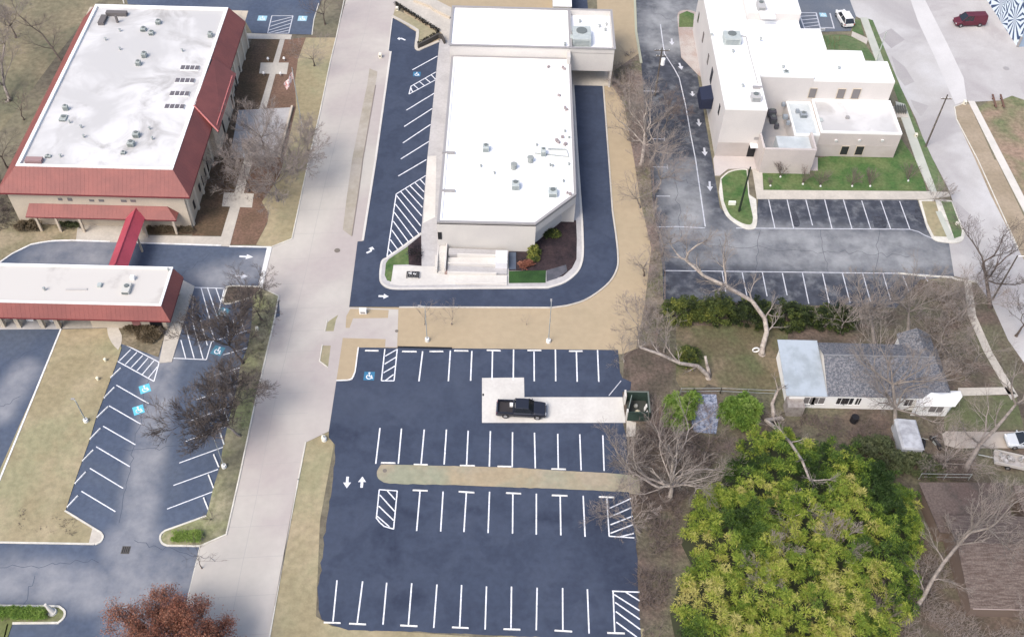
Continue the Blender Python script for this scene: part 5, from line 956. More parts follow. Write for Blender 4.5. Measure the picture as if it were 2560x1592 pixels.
# ---- refuse enclosure
en = thing('refuse_enclosure', (17, 70, 0), 'dark green walled refuse enclosure with open top at the end of the concrete pad', 'enclosure')
b0, b1 = g(1567, 1052), g(1622, 1052); y1 = g(1590, 976, 1.9).y; x0, x1, y0 = b0.x, b1.x, b0.y; hh = 1.75; MG = mat('enclosure_green', (.03, .055, .045), c2=(.02, .035, .03), scale=1)
MB().box(((x0+x1)/2, y0+.08, hh/2), (x1-x0, .16, hh)).build('wall', MG, en); MB().box(((x0+x1)/2, y1-.08, hh/2), (x1-x0, .16, hh)).build('wall', MG, en); MB().box((x1-.08, (y0+y1)/2, hh/2), (.16, y1-y0-.33, hh)).build('wall', MG, en)
ribbon(MB(), [Vector((x0, y1-.08)), Vector((x1-.08, y1-.08)), Vector((x1-.08, y0+.08))], .18, hh+.003, hh+.06).build('cap', mat('cap_green', (.12, .14, .125)), en)
MB().box((x0-.05, y0+.3, hh/2), (.2, .5, hh)).box((x0-.15, y1-.3, hh/2), (.2, 1.0, hh)).build('gate_post', M_PAD, en)
MB().box((x0+.35, y1-1.4, .9), (.08, 1.9, 1.5), -.25).build('gate_leaf', mat('gate_grey', (.2, .24, .22)), en)
MB().box(((x0+x1)/2, (y0+y1)/2, .07), (x1-x0-.2, y1-y0-.2, .03)).build('floor', mat('dark_floor', (.05, .055, .05)), en)
def bag(x, y, s, label, m):
    mb = MB(); k = 7
    for i in range(4):
        r_ = s*(.5, .6, .42, .1)[i]; z_ = s*(0, .35, .75, .95)[i]; mb.v += [(x+r_*math.cos(2*math.pi*j/k+i*.3), y+r_*math.sin(2*math.pi*j/k+i*.3), .09+z_) for j in range(k)]
    for i in range(3):
        for j in range(k): mb.f.append((i*k+j, i*k+(j+1) % k, (i+1)*k+(j+1) % k, (i+1)*k+j))
    mb.f.append(tuple(3*k+j for j in range(k))); tag(mb.build('refuse_bag', m, None, True), label, 'rubbish bag')
xm_, ym_ = (x0+x1)/2, (y0+y1)/2
bag(xm_+.0, ym_-.6, .75, 'cream bag of rubbish lying in the middle of the green enclosure', mat('bag_cream', (.55, .5, .36))); bag(xm_-.1, ym_+.5, .5, 'grey bag further back inside the green enclosure', mat('bag_grey', (.3, .31, .29))); bag(x0+.6, ym_-.9, .55, 'pale rose bag just inside the enclosure opening', mat('bag_rose', (.42, .37, .37)))
for yy, lb in ((ym_-.9, 'white board leaning low on the inside east wall of the green enclosure'), (ym_+.1, 'taller white board leaning on the inside east wall of the green enclosure')):
    o = MB().box((0, 0, .45), (.08, .5, .9)).build('leaning_board', M_WHITE); o.location = (x1-.45, yy, .09); o.rotation_euler = (0, .25, 0); tag(o, lb, 'board')
# ---- small things
def sign(px, py, wd, hh, label, m=None, post=.9, rot=0, d=.12):
    c = g(px, py); t = thing('sign', (c.x, c.y, 0), label, 'sign')
    for s in (-1, 1): MB().box((c.x+s*wd*.35*math.cos(rot), c.y+s*wd*.35*math.sin(rot), post/2), (.08, .08, post)).build('post', M_METAL, t)
    MB().box((c.x, c.y, post+hh/2), (wd, d, hh), rot).build('panel', m or M_WHITE, t); return t
c = g(908, 784); t = thing('monument_sign', (c.x, c.y, 0), 'small white block sign on the tan strip south of the access loop', 'sign')
MB().box((c.x, c.y+.1, .4), (.9, .5, .8)).build('block', M_WHITE, t); MB().box((c.x, c.y-.17, .35), (.6, .02, .35)).build('face', M_COPING, t)
c = g(1829, 513); t = thing('monument_sign', (c.x, c.y, 0), 'low white slab sign on the green island by the grey lot', 'sign'); MB().box((c.x, c.y, .35), (1.0, .35, .7)).build('slab', mat('sign_cream', (.75, .78, .68)), t); MB().box((c.x, c.y, .05), (1.2, .5, .1)).build('base', M_CURB, t)
for q, lb in ((T('C1', 1000, 390)[0], 'white junction post on the wide olive lawn, nearer the drive wing'), (T('C1', 928, 567)[0], 'white junction post on the wide olive lawn, nearer the slanted bays')):
    c = g(*q); o = MB().tube((c.x, c.y, 0), (c.x, c.y, .5), .16, .14, 10).tube((c.x, c.y, .5), (c.x, c.y, .6), .2, .12, 10).build('bollard', mat('bollard_cream', (.75, .72, .55))); tag(o, lb, 'bollard')
for q, lb, s in ((T('A2', 1175, 545)[0], 'white meter box with dark face standing on the street verge', .7), (T('A2', 1335, 100)[0], 'small white utility box at the tip of the shrub row by the ramp', .6), (T('C2', 640, 1130)[0], 'white utility box at the verge corner below the lot entrance', .6), (T('C2', 12, 95)[0], 'white utility box beside the street below the island of shrubs', .5), (T('A4', 1855, 985)[0], 'white utility box on the sandy verge end at the right', .6), (T('A4', 1393, 1293)[0], 'white lamp globe on the grass beside the east sidewalk', .55), (T('B4', 1780, 615)[0], 'white utility box on the grass of the small island at the lot mouth', .5)):
    c = g(*q); t = thing('utility_box', (c.x, c.y, 0), lb, 'utility box'); MB().box((c.x, c.y, s*.55), (s*.7, s*.8, s*1.1)).build('cabinet', mat('box_cream', (.72, .69, .58)), t, bevel=.03); MB().box((c.x, c.y-s*.41, s*.6), (s*.35, .03, s*.4)).build('panel', mat('box_dark', (.15, .13, .12)), t)
c = g(*T('D1', 500, 1280)[0]); t = thing('garden_statue', (c.x, c.y, 0), 'pale stone ornament at the rounded tip of the bottom left grass island', 'statue')
MB().tube((c.x, c.y, 0), (c.x, c.y, .3), .5, .42, 10).build('plinth', M_PAD, t); loft('figure', [[Vector((c.x-.1*k+.3*math.cos(a_)*(1-k*.15), c.y+.06*k+.3*math.sin(a_)*(1-k*.15), .3+k*.28)) for a_ in [j*math.pi/4 for j in range(8)]] for k in range(5)], M_PAD, t)
for q, lb, r_ in ((T('B2', 768, 857)[0], 'round manhole cover in the concrete street', .4), (T('B2', 1060, 1900)[0], 'x', 0), (T('D1', 1190, 690)[0], 'dark square drain grate in the worn tracks of the older lot', .38), (T('C2', 1330, 105)[0], 'small dark valve cover beside the tan lawn path', .22), (T('C2', 1218, 1425)[0], 'rusty valve cover in the grass median', .25), (T('A4', 2250, 650)[0], 'round pale manhole cover in the pale lot at the right', .5)):
    if r_ == 0: continue
    c = g(*q); z_ = .05 if 'median' not in lb else .1; mb = MB()
    if 'grate' in lb:
        t = thing('drain_grate', (c.x, c.y, 0), lb, 'drain'); MB().box((c.x, c.y, z_), (.9, .9, .02)).build('frame', mat('iron', (.09, .085, .08)), t)
        for k in range(4): mb.box((c.x-.3+k*.2, c.y, z_+.015), (.08, .7, .02))
        mb.build('bars', M_BLACK, t)
    else: tag(mb.tube((c.x, c.y, z_-.03), (c.x, c.y, z_+.012), r_, r_, 16).build('manhole_cover', mat('cover_brown', (.17, .15, .13)) if 'pale' not in lb else M_COPING), lb, 'manhole cover')
# bench table near the corner, tyre ring, planter
c = g(1032, 698); t = thing('bike_rack', (c.x, c.y, 0), 'black slatted rack table on the concrete corner west of the entrance stair', 'bike rack')
MB().box((c.x, c.y, .5), (1.7, .08, .06)).box((c.x, c.y+.9, .5), (1.7, .08, .06)).build('rail', M_BLACK, t)
mb = MB()
for k in range(8): mb.box((c.x-.77+k*.22, c.y+.45, .46), (.15, .9, .05))
mb.build('slats', mat('rack_black', (.03, .028, .03)), t); mb = MB()
for sx in (-.8, .8):
    for sy in (0, .9): mb.box((c.x+sx, c.y+sy, .3), (.06, .06, .4))
mb.build('legs', M_BLACK, t)
mb = MB(); rnd2 = random.Random(3)
for k in range(5): mb.box((c.x-.5+rnd2.random()*1.0, c.y+.2+rnd2.random()*.5, .53), (.16, .14, .08), rnd2.random())
tag(mb.build('papers', M_WHITE), 'scattered pale items lying on the black rack table', 'items')
c = g(1888, 880); mb = MB(); n = 14
for i in range(n): a0, a1 = 2*math.pi*i/n, 2*math.pi*(i+1)/n; mb.tube((c.x+.4*math.cos(a0), c.y, .45+.4*math.sin(a0)), (c.x+.4*math.cos(a1), c.y, .45+.4*math.sin(a1)), .1, .1, 6)
tag(mb.build('tyre', M_WHITE, None, True), 'white painted tyre leaning at the foot of the big leaning tree', 'tyre')
# orange picnic frames at the far right
for i, (q, lb) in enumerate(((T('A4', 2130, 975, ), 'brown timber bench on the east grass, nearer the street'), (T('A4', 2205, 975), 'brown timber bench on the east grass, farther from the street'))):
    c = g(*q[0]); t = thing('timber_bench', (c.x, c.y, 0), lb, 'bench'); mw = mat('bench_brown', (.14, .08, .06)); MB().box((c.x, c.y, .45), (.28, 3.4, .07), -.12).build('seat', mw, t)
    for s in (-1, 1): MB().box((c.x+s*.1, c.y+s*.9, .2), (.25, .08, .42)).build('leg', mw, t)
# white banner frame behind complex
c = g(2035, 79); t = thing('accessible_sign_frame', (c.x, c.y, 0), 'low white frame at the head of the hatched bay behind the office complex', 'barrier'); MB().box((c.x, c.y, .5), (3.6, .06, .12)).box((c.x-.9, c.y-.02, .35), (.08, .06, .6)).box((c.x+.9, c.y-.02, .35), (.08, .06, .6)).hull([(c.x-1.9, c.y-.02, .2), (c.x+1.9, c.y-.02, .2), (c.x+1.9, c.y+.02, .2), (c.x-1.9, c.y+.02, .2)], [(c.x-.6, c.y-.02, .02), (c.x+.6, c.y-.02, .02), (c.x+.6, c.y+.02, .02), (c.x-.6, c.y+.02, .02)]).build('frame', M_WHITE, t)
# wall light boxes on terrace garden: garden lights
for i, (x, y) in enumerate(((648, 153), (672, 186), (660, 148), (716, 151))): pass
GL = 'garden lamps round the pale paved crosses'
for (x, y), lb in (((671, 154), 'white garden lamp at the upper left corner of the upper paved cross'), ((711, 153), 'white garden lamp at the upper right corner of the upper paved cross'), ((660, 190), 'white garden lamp at the lower left corner of the upper paved cross'), ((702, 191), 'white garden lamp at the lower right corner of the upper paved cross')):
    c = g(x, y); t = thing('garden_lamp', (c.x, c.y, 0), lb, 'garden lamp', GL); MB().tube((c.x, c.y, 0), (c.x, c.y, .5), .05, .05, 6).build('post', M_METAL, t); MB().tube((c.x, c.y, .5), (c.x, c.y, .75), .22, .14, 10).build('lamp_shade', M_WHITE, t)
# retaining rail at the top ramp
# fence in the back yard and by the sheds
def fence(pts, label, h=1.2, m=None, step=2.4, rails=2):
    ws = W(pts); t = thing('fence', (ws[0].x, ws[0].y, 0), label, 'fence'); m = m or M_METAL
    for a, b in zip(ws, ws[1:]):
        n = max(1, int((b-a).length/step))
        for i in range(n+1):
            p = a+(b-a)*i/n; MB().box((p.x, p.y, h/2), (.08, .08, h)).build('post', m, t)
        mb = MB()
        for k in range(rails): mb.tube((a.x, a.y, h*(k+1)/rails-.05), (b.x, b.y, h*(k+1)/rails-.05), .03, .03, 4)
        mb.build('rail', m, t)
fence(P(2296, 1198, 2420, 1200), 'pale wire fence running north of the rust brown outbuilding', 1.3)
fence(P(1700, 985, 1732, 985, 1800, 984, 1935, 990), 'thin grey fence along the top of the blue gravel bed', 1.2)
fence(P(1629, 420, 1634, 510, 1645, 600, 1660, 690, 1660, 780), 'rusty wire fence in the scrub along the west edge of the grey lot', 1.3, mat('rusty', (.2, .16, .14)), 3)
# ================================================================ VEGETATION
def grow(mb, tw, p, d, L, r, depth, R, up_=.12, twig=.013, spread=.75, nchild=(3, 5), wig=.22, decay=.62):
    n = max(2, int(L/.7) if depth > 0 else 2); n = min(n, 5); s = L/n; pts = [p]
    rr = r
    for i in range(n):
        d = (d+Vector((R.gauss(0, wig), R.gauss(0, wig), R.gauss(0, wig*.6)+up_*.5))).normalized(); q = p+d*s
        if q.z < .3: d.z = abs(d.z); q = p+d*s
        r1 = max(twig*.7, rr*(1-.45/n)); (mb if rr > .045 else tw).tube(p, q, rr, r1, 6 if rr > .1 else (4 if rr > .045 else 3), False)
        p = q; rr = r1; pts.append((p, d.copy(), rr))
    if depth <= 0: return
    k = R.randint(*nchild)
    for j in range(k):
        base = pts[1+min(n-1, int((j+.6)/k*n))]; bp, bd, br = base
        ax = bd.orthogonal().normalized(); ax.rotate(Matrix.Rotation(R.uniform(0, 6.28), 3, bd)); ang = R.uniform(.35, 1.0)*spread
        nd = bd.copy(); nd.rotate(Matrix.Rotation(ang, 3, ax)); nd.z += up_
        grow(mb, tw, bp, nd.normalized(), L*decay*R.uniform(.75, 1.15), max(twig, br*R.uniform(.5, .72)), depth-1, R, up_, twig, spread, nchild, wig, decay)
    grow(mb, tw, p, d, L*decay, max(twig, rr*.85), depth-1, R, up_, twig, spread, nchild, wig, decay)
def tree(px, py, h, label, seed, m=None, tm=None, r=None, lean=(0, 0), depth=4, trunk=.3, spread=.9, path=None, limbs=5, up_=.1, nchild=(3, 4), twig=.0105, name='bare_tree', group='bare winter trees', limb_len=None, cat='tree', wig=.22, hub=None):
    R = random.Random(seed); m = m or M_BARK; tm = tm or M_TWIG; r = r or h*.022; b = g(px, py)
    t = thing(name, (b.x, b.y, 0), label, cat, group); mb = MB(); tw = MB(); tk = MB()
    if path:      # trunk given as surveyed points (px, py, height)
        pts = [g(*q) for q in path]
    else:
        n = 4; pts = [b+Vector((lean[0]*h*trunk*(i/n), lean[1]*h*trunk*(i/n), h*trunk*i/n))+Vector((R.gauss(0, .06), R.gauss(0, .06), 0))*(i > 0) for i in range(n+1)]
    n = len(pts)-1
    tk.tube(b+Vector((0, 0, -.1)), b+Vector((0, 0, .25)), r*1.6, r*1.1, 8, False)
    if (pts[0]-b).length > .3: tk.tube(b, pts[0], r*1.05, r, 8, False)
    for i in range(n):
        r0_ = r*(1-.5*i/n); r1_ = r*(1-.5*(i+1)/n); tk.tube(pts[i], pts[i+1], r0_, r1_, 8, False)
    ll = limb_len or h*(1-trunk)*.55
    top = pts[-1]; td = (pts[-1]-pts[-2]).normalized()
    for j in range(limbs):
        a_ = 2*math.pi*j/limbs+R.uniform(-.4, .4); el = R.uniform(.5, 1.2)*spread
        d = Vector((math.cos(a_)*math.sin(el), math.sin(a_)*math.sin(el), math.cos(el)))+Vector((lean[0], lean[1], 0))*.6
        src = top if (j % 2 == 0 or not path) else pts[max(1, n-1-j % 2)]
        grow(mb, tw, src, d.normalized(), ll*R.uniform(.8, 1.15), r*.5*R.uniform(.7, 1), depth-1, R, up_, twig, .85, nchild, wig)
    if path:
        for i in range(1, n):
            d = (pts[i+1]-pts[i]).normalized(); ax = d.orthogonal().normalized(); ax.rotate(Matrix.Rotation(R.uniform(0, 6.28), 3, d)); nd = d.copy(); nd.rotate(Matrix.Rotation(.9, 3, ax))
            grow(mb, tw, pts[i], nd, ll*.6, r*.35, depth-2, R, up_, twig, .85, nchild, wig)
    global LASTV; LASTV = [Vector(v) for v in tw.v[::7]]
    if path:
        k = len(tk.v); tk.v += mb.v; tk.f += [tuple(j+k for j in f) for f in mb.f]; br = tk.build('trunk', m, t, True)
    else: tk.build('trunk', m, t, True); br = mb.build('limbs', m, t, True)
    tw.build('twigs', tm, br)
    return t
GT = 'bare winter trees'
MBK = M_BARK; MT2 = mat('twig_grey', (.27, .235, .215), c2=(.2, .17, .155), scale=2); MT3 = mat('twig_pale', (.24, .21, .19), c2=(.17, .15, .135), scale=2); MT4 = mat('twig_dark', (.085, .07, .065), c2=(.12, .1, .09), scale=2)
# west side of the street
tree(813, 62, 6.5, 'bare tree by the street at the very top, beside the far parking bays', 1, MBK, M_TWIG, depth=4)
tree(786, 166, 5.5, 'wide bare tree on the olive strip beside the upper paved cross', 2, MBK, MT2, depth=4, spread=1.15, trunk=.25)
tree(694, 503, 10.5, 'big grey bare tree on the lawn edge below the patio', 3, M_BARKG, MT2, depth=5, spread=1.1, r=.19, limbs=7, nchild=(3, 5), twig=.016)
tree(622, 478, 7.5, 'bare tree over the lower paved cross by the hall wall', 4, M_BARK, MT2, depth=5, spread=1.1, limbs=7, nchild=(3, 5), twig=.016)
tree(742, 428, 8.5, 'bare tree leaning from the lawn over the street curb', 5, M_BARKG, MT2, depth=5, lean=(.1, .0), limbs=7, spread=1.1, nchild=(3, 5), twig=.016)
tree(660, 372, 7.0, 'bare tree growing beside the patio of the cream hall', 6, M_BARK, MT2, depth=5, limbs=7, spread=1.1)
tree(560, 468, 4.5, 'small bare tree against the east wall of the cream hall', 61, M_BARK, M_TWIG, depth=4)
tree(18, 254, 9.0, 'tall bare tree at the left edge beside the dark west slope', 7, M_BARKG, MT2, depth=5, r=.24, path=[(24, 250, .3), (10, 215, 1.5), (4, 160, 3.5), (12, 110, 5)], spread=1.1)
tree(158, 162, 7.5, 'dark bare tree whose trunk leans left near the corner of the stained roof', 8, M_BARK, M_TWIG, depth=4, path=[(157, 160, .2), (132, 122, 1.6), (105, 85, 3.0), (78, 66, 4.2)], spread=1.1)
tree(40, 95, 7.5, 'bare tree high on the west slope at the top left corner', 9, MBK, MT2, depth=5, spread=1.05)
tree(18, 420, 7.0, 'dark bare tree squeezed between the left edge and the red eave', 10, MBK, MT4, depth=4, spread=.8)
tree(60, 300, 5.0, 'low bare tree on the dark slope west of the stained roof', 62, MBK, M_TWIG, depth=4)
tree(608, 908, 9.0, 'dark bare tree rooted in the grass strip, crown over the hatched bays', 11, mat('bark_dark', (.06, .05, .045)), MT4, depth=5, lean=(-.45, .25), spread=1.1, r=.18, limbs=8, nchild=(4, 5), twig=.018)
tree(600, 1090, 9.5, 'dense twiggy bare tree in the grass strip, crown over the slanted bays', 12, M_BARKG, MT4, depth=5, lean=(-.7, .1), spread=1.1, r=.17, limbs=9, nchild=(4, 5), trunk=.2, twig=.02)
tree(640, 745, 4.5, 'low bare tree in the small island beside the drop off exit', 13, MBK, MT4, depth=5, spread=1.2, trunk=.15)
tree(655, 800, 5.0, 'bare tree in the grass strip below the drop off exit', 14, MBK, MT4, depth=5, lean=(-.2, 0), spread=1.1)
tree(528, 1300, 2.0, 'small bare sapling at the low tip of the street side strip', 15, MBK, M_TWIG, depth=3, twig=.01)
tree(505, 1420, 6.0, 'thin dark sapling rising beside the street near the red leaved tree', 16, MBK, MT4, depth=3, limbs=3, spread=.5, r=.06, twig=.012)
# russet oak at the bottom
LR = leafmat('russet_leaves', [(.17, .07, .05), (.29, .12, .08), (.38, .18, .12), (.43, .25, .17)])
def leaves(parent, n, fn, size, m, name='crown', seed=1, up_b=.4, tintfn=None, tri=False):
    R = random.Random(seed); mb = MB()
    for i in range(n):
        p, nrm = fn(R)
        if p is None: continue
        d = (nrm*up_b+Vector((R.gauss(0, .6), R.gauss(0, .6), R.gauss(0, .5)))).normalized(); x = d.orthogonal().normalized(); x.rotate(Matrix.Rotation(R.uniform(0, 6.28), 3, d)); y = d.cross(x); s = size*R.uniform(.6, 1.3)
        k = len(mb.v); mb.v += [tuple(p-x*s*.5), tuple(p+y*s*.28+d*s*.06), tuple(p+x*s*.6-d*s*.12), tuple(p-y*s*.28+d*s*.06)]; mb.f.append((k, k+1, k+2, k+3))
        tv = tintfn(R, p) if tintfn else R.random(); mb.t += [tv]*4
    return mb.build(name, m, parent)
ok = tree(455, 1655, 7.6, 'broad tree with dry russet leaves at the bottom edge beside the street', 17, MBK, MT4, depth=5, r=.25, spread=1.0, limbs=10, nchild=(4, 5), group=None, name='russet_tree', trunk=.25)
TP = LASTV
tops2 = [v for v in TP if v.z > 3.0]
def f_ok(R):
    v = tops2[R.randrange(len(tops2))]; return v+Vector((R.gauss(0, .3), R.gauss(0, .3), R.gauss(0, .25))), Vector((0, 0, 1))
leaves(ok, 60000, f_ok, .16, LR, 'foliage', 3, .3, lambda R, p: min(1, max(0, .5+.5*noise.noise(p*.5)+R.gauss(0, .2))))
# the tree row between the shop lawn and the grey lot
MP = M_BARKP
tree(1604, 410, 9.5, 'pale forked bare tree, left of the pair, by the fence east of the shop lawn', 20, MP, MT3, depth=5, r=.3, spread=.95, path=[(1606, 400, .4), (1610, 360, 2), (1612, 330, 3.4)], limbs=6)
tree(1624, 412, 8.0, 'pale bare tree, right of the pair, leaning toward the grey drive', 21, MP, MT3, depth=4, r=.2, lean=(.25, .1))
tree(1560, 240, 4.5, 'low scrubby tree at the corner of the carport', 22, MBK, MT2, depth=4, spread=1.2, trunk=.12)
tree(1585, 300, 5.5, 'bare tree in the scrub strip level with the carport', 23, M_BARKG, MT2, depth=4)
tree(1600, 520, 5.5, 'bare tree halfway down the scrub strip, crown over the access road', 24, M_BARKG, MT2, depth=4, lean=(-.4, 0))
tree(1640, 480, 7.5, 'bare tree on the west edge of the grey lot, opposite the green island', 25, M_BARKG, MT2, depth=5, lean=(.2, .1), spread=1.05)
tree(1655, 640, 7.0, 'bare tree at the lower end of the scrub strip beside the lot line', 26, M_BARKG, MT2, depth=5)
tree(1610, 690, 5.0, 'low bare tree on the tan lawn edge by the lower bend', 27, M_BARK, MT2, depth=4, lean=(-.2, 0))
tree(1655, 330, 6.5, 'bare tree reaching over the grey drive below the pink island', 28, M_BARKG, M_TWIG, depth=5, lean=(.3, 0))
tree(1600, 840, 5.5, 'twiggy bare tree beside the top right corner of the fresh lot', 29, M_BARKG, MT2, depth=5, lean=(-.25, .1), spread=1.1)
tree(1560, 905, 4.0, 'small pale tree at the right end of the top row of the fresh lot', 30, MP, MT3, depth=4, lean=(-.3, 0), trunk=.25)
tree(1660, 880, 5.5, 'bare tree in the back yard corner by the fence', 31, M_BARKG, MT2, depth=4)
# big leaning tree of the back yard
tree(1905, 885, 10.5, 'big pale tree leaning far left out of the back yard over the lot', 32, MP, MT3, depth=5, r=.34, path=[(1906, 868, .6), (1917, 830, 1.8), (1912, 796, 3.0), (1880, 752, 4.6), (1815, 715, 6.2), (1760, 690, 7.2), (1715, 650, 8.0)], limbs=4, limb_len=3.2, lean=(-.3, .2))
tree(1771, 945, 6.0, 'storm broken pale tree, its long limb reaching left over the fence', 33, MP, MT3, depth=4, r=.28, path=[(1768, 936, .5), (1745, 915, 2.0), (1700, 908, 3.2), (1650, 885, 4.2), (1600, 868, 5.0)], limbs=3, limb_len=2.2, lean=(-.4, .1))
c = g(1775, 940); t = thing('tree_stump', (c.x, c.y, 0), 'short pale stump standing beside the storm broken tree', 'tree stump'); MB().tube(c, g(1768, 915, 1.4), .22, .2, 8).tube(g(1768, 915, 1.4), g(1763, 890, 2.4), .2, .16, 8).build('trunk', MP, t, True)
tree(1672, 1245, 8.5, 'large pale sycamore spreading many limbs between the fresh lot and the green grove', 34, MP, MT3, depth=5, r=.34, spread=1.25, limbs=9, trunk=.3, nchild=(2, 4), limb_len=4.0)
tree(1682, 1190, 9.5, 'tall pale forked tree just behind the large sycamore', 35, MP, MT3, depth=4, r=.24, path=[(1680, 1180, 1), (1683, 1145, 3.2)], limbs=4, spread=.9)
tree(1585, 1190, 6.0, 'pale tree beside the median end, crown over the second row of stalls', 36, MP, MT3, depth=5, r=.18, lean=(-.6, .25), spread=1.1)
tree(1600, 1330, 6.0, 'bare tree by the lot edge, crown over the right hatched bays', 37, M_BARKG, MT2, depth=5, lean=(-.6, .2), spread=1.1)
tree(1640, 1120, 5.5, 'brownish bare tree in the scrub beside the sycamore', 38, M_BARK, M_TWIG, depth=5, spread=1.1)
tree(1760, 1150, 6.0, 'brownish bare tree between the sycamore and the grove', 39, M_BARK, M_TWIG, depth=5, spread=1.1)
tree(1955, 1045, 6.5, 'pale tree beside the bungalow, dead limb hanging over the grove', 40, MP, MT3, depth=4, r=.24, path=[(1915, 1050, 1.2), (1945, 1075, 3.0), (1975, 1105, 4.6), (2005, 1150, 5.6), (2025, 1200, 6.2)], limbs=3, limb_len=2.0, lean=(.2, -.5))
tree(1935, 1040, 3.5, 'short pale snag against the tin end of the bungalow', 41, MP, MT3, depth=3, r=.22, path=[(1930, 1010, .6), (1945, 975, 1.8)], limbs=2)
tree(2238, 1085, 10, 'big grey tree in front of the bungalow, crown over its roof', 42, M_BARKG, MT3, depth=5, r=.3, spread=1.1, limbs=8, path=[(2238, 1070, .5), (2238, 1020, 2.6), (2232, 960, 4.6)])
tree(2190, 870, 9, 'grey forked tree behind the bungalow roof ridge', 43, M_BARKG, MT3, depth=5, r=.24, path=[(2186, 853, .6), (2178, 800, 3.2), (2172, 770, 4.5)], limbs=5)
tree(2268, 860, 9, 'grey tree behind the bungalow dormer, limbs over the lower stalls', 44, M_BARKG, MT3, depth=5, r=.24, path=[(2270, 830, 1.2), (2272, 780, 3.8)], limbs=5, spread=.9)
tree(2340, 890, 7.5, 'bare tree at the east end of the bungalow', 45, M_BARKG, MT3, depth=5, spread=1.1)
tree(2100, 830, 6.5, 'bare tree in the dark hedge above the bungalow', 46, M_BARKG, MT2, depth=5)
tree(2475, 768, 9.0, 'dark oak with a few brown leaves beside the east street', 47, MBK, MT4, depth=5, r=.28, path=[(2474, 750, .5), (2466, 700, 2.6), (2458, 655, 4.4)], limbs=6, spread=1.05)
tree(2540, 840, 7.5, 'dark bare tree by the east sidewalk at the right edge', 48, MBK, MT4, depth=5)
tree(2400, 800, 7.0, 'bare tree over the sidewalk near the driveway mouth', 49, M_BARKG, MT2, depth=5)
tree(2436, 905, 5.0, 'low bare tree in the lawn between bungalow and east sidewalk', 50, M_BARKG, MT3, depth=4)
tree(2412, 1180, 8.0, 'thick grey trunk leaning right over the driveway and silver car', 51, M_BARKG, MT3, depth=4, r=.3, path=[(2420, 1160, .5), (2450, 1110, 2.2), (2490, 1070, 3.6), (2540, 1010, 5.2)], limbs=5)
tree(2262, 1560, 12.0, 'long pale tree leaning from the bottom edge across the brown roofs', 52, M_BARKG, MT3, depth=5, r=.25, path=[(2275, 1540, 1), (2310, 1490, 2.5), (2330, 1450, 4), (2360, 1405, 5.6), (2395, 1362, 7), (2425, 1330, 8.2), (2470, 1320, 9)], limbs=5, limb_len=3.5)
tree(2350, 1180, 6.5, 'bare tree at the corner of the rust brown outbuilding', 53, M_BARKG, MT2, depth=5)
tree(2560, 1590, 5.0, 'bare tree below the eave at the bottom right corner', 54, M_BARKG, MT2, depth=4)
tree(2250, 1480, 4.0, 'low twiggy tree beside the lower flank of the green grove', 55, M_BARK, M_TWIG, depth=4, spread=1.2, trunk=.15)
tree(2200, 1590, 4.5, 'low twiggy tree at the bottom edge right of the grove', 56, M_BARK, M_TWIG, depth=5, spread=1.2, trunk=.15)
tree(1910, 1450, 6.0, 'leafless grey tree poking out of the middle of the yellow green thicket', 63, M_BARKG, MT2, depth=5, spread=1.2, trunk=.55, limb_len=2.0)
tree(2075, 1400, 6.2, 'leafless brown tree poking out of the right part of the green thicket', 64, M_BARK, MT2, depth=5, spread=1.1, trunk=.55, limb_len=1.8)
tree(1960, 1330, 6.0, 'leafless tree poking out of the upper part of the green thicket', 65, MP, MT3, depth=4, spread=1.0, trunk=.55, limb_len=1.8)
# saplings on the tan lawn
tree(1062, 812, 4.2, 'young slender tree on the tan lawn, left of two', 57, M_BARKG, MT3, depth=3, r=.05, spread=.7, limbs=4, twig=.012, group='young trees on the tan lawn')
tree(1130, 812, 4.2, 'young slender tree on the tan lawn, right of two', 58, M_BARKG, MT3, depth=3, r=.05, spread=.7, limbs=4, twig=.012, group='young trees on the tan lawn')
tree(1316, 812, 2.0, 'tiny staked sapling near the right light pole on the tan lawn', 59, M_BARKG, MT3, depth=2, r=.03, limbs=3, twig=.01, group='young trees on the tan lawn')
# crape myrtles in front of the complex
for i, (px, py, lb) in enumerate(((1925, 462, 'pale ornament bush at the left end of the front lawn'), (1950, 440, 'vase shaped bare shrub against the blank screen wall, left of its pair'), (2006, 458, 'vase shaped bare shrub against the blank screen wall, right of its pair'), (2050, 463, 'vase shaped bare shrub left of the two dark windows'), (2129, 463, 'vase shaped bare shrub under the two dark windows'), (2174, 463, 'vase shaped bare shrub right of the two dark windows'), (2269, 450, 'vase shaped bare shrub at the right end of the front lawn'))):
    b = g(px, py); t = thing('bare_shrub', (b.x, b.y, 0), lb, 'shrub', 'shrubs along the office front lawn'); R = random.Random(70+i); mb = MB(); tw = MB()
    for k in range(11 if i else 5):
        a_ = R.uniform(0, 6.28); el = R.uniform(.15, .6); d = Vector((math.cos(a_)*math.sin(el), math.sin(a_)*math.sin(el), math.cos(el))); grow(mb, tw, b+d*.1, d, 1.25 if i else .5, .03, 2, R, .05, .012, .5, (3, 4), .12, .7)
    tw.v = mb.v+tw.v; n0 = len(mb.v); tw.f = mb.f+[tuple(j+n0 for j in f) for f in tw.f]; tw.build('stems', M_TWIG, t)
    MB().tube((b.x, b.y-.3, 0.04), (b.x, b.y-.3, .22), .16, .1, 7).build('stone', M_CURBW, t)
tree(2332, 505, 4.0, 'pale crape myrtle bush on the sidewalk at the corner of the front walk', 80, MP, MT3, depth=4, spread=.7, trunk=.08, r=.07, limbs=7)
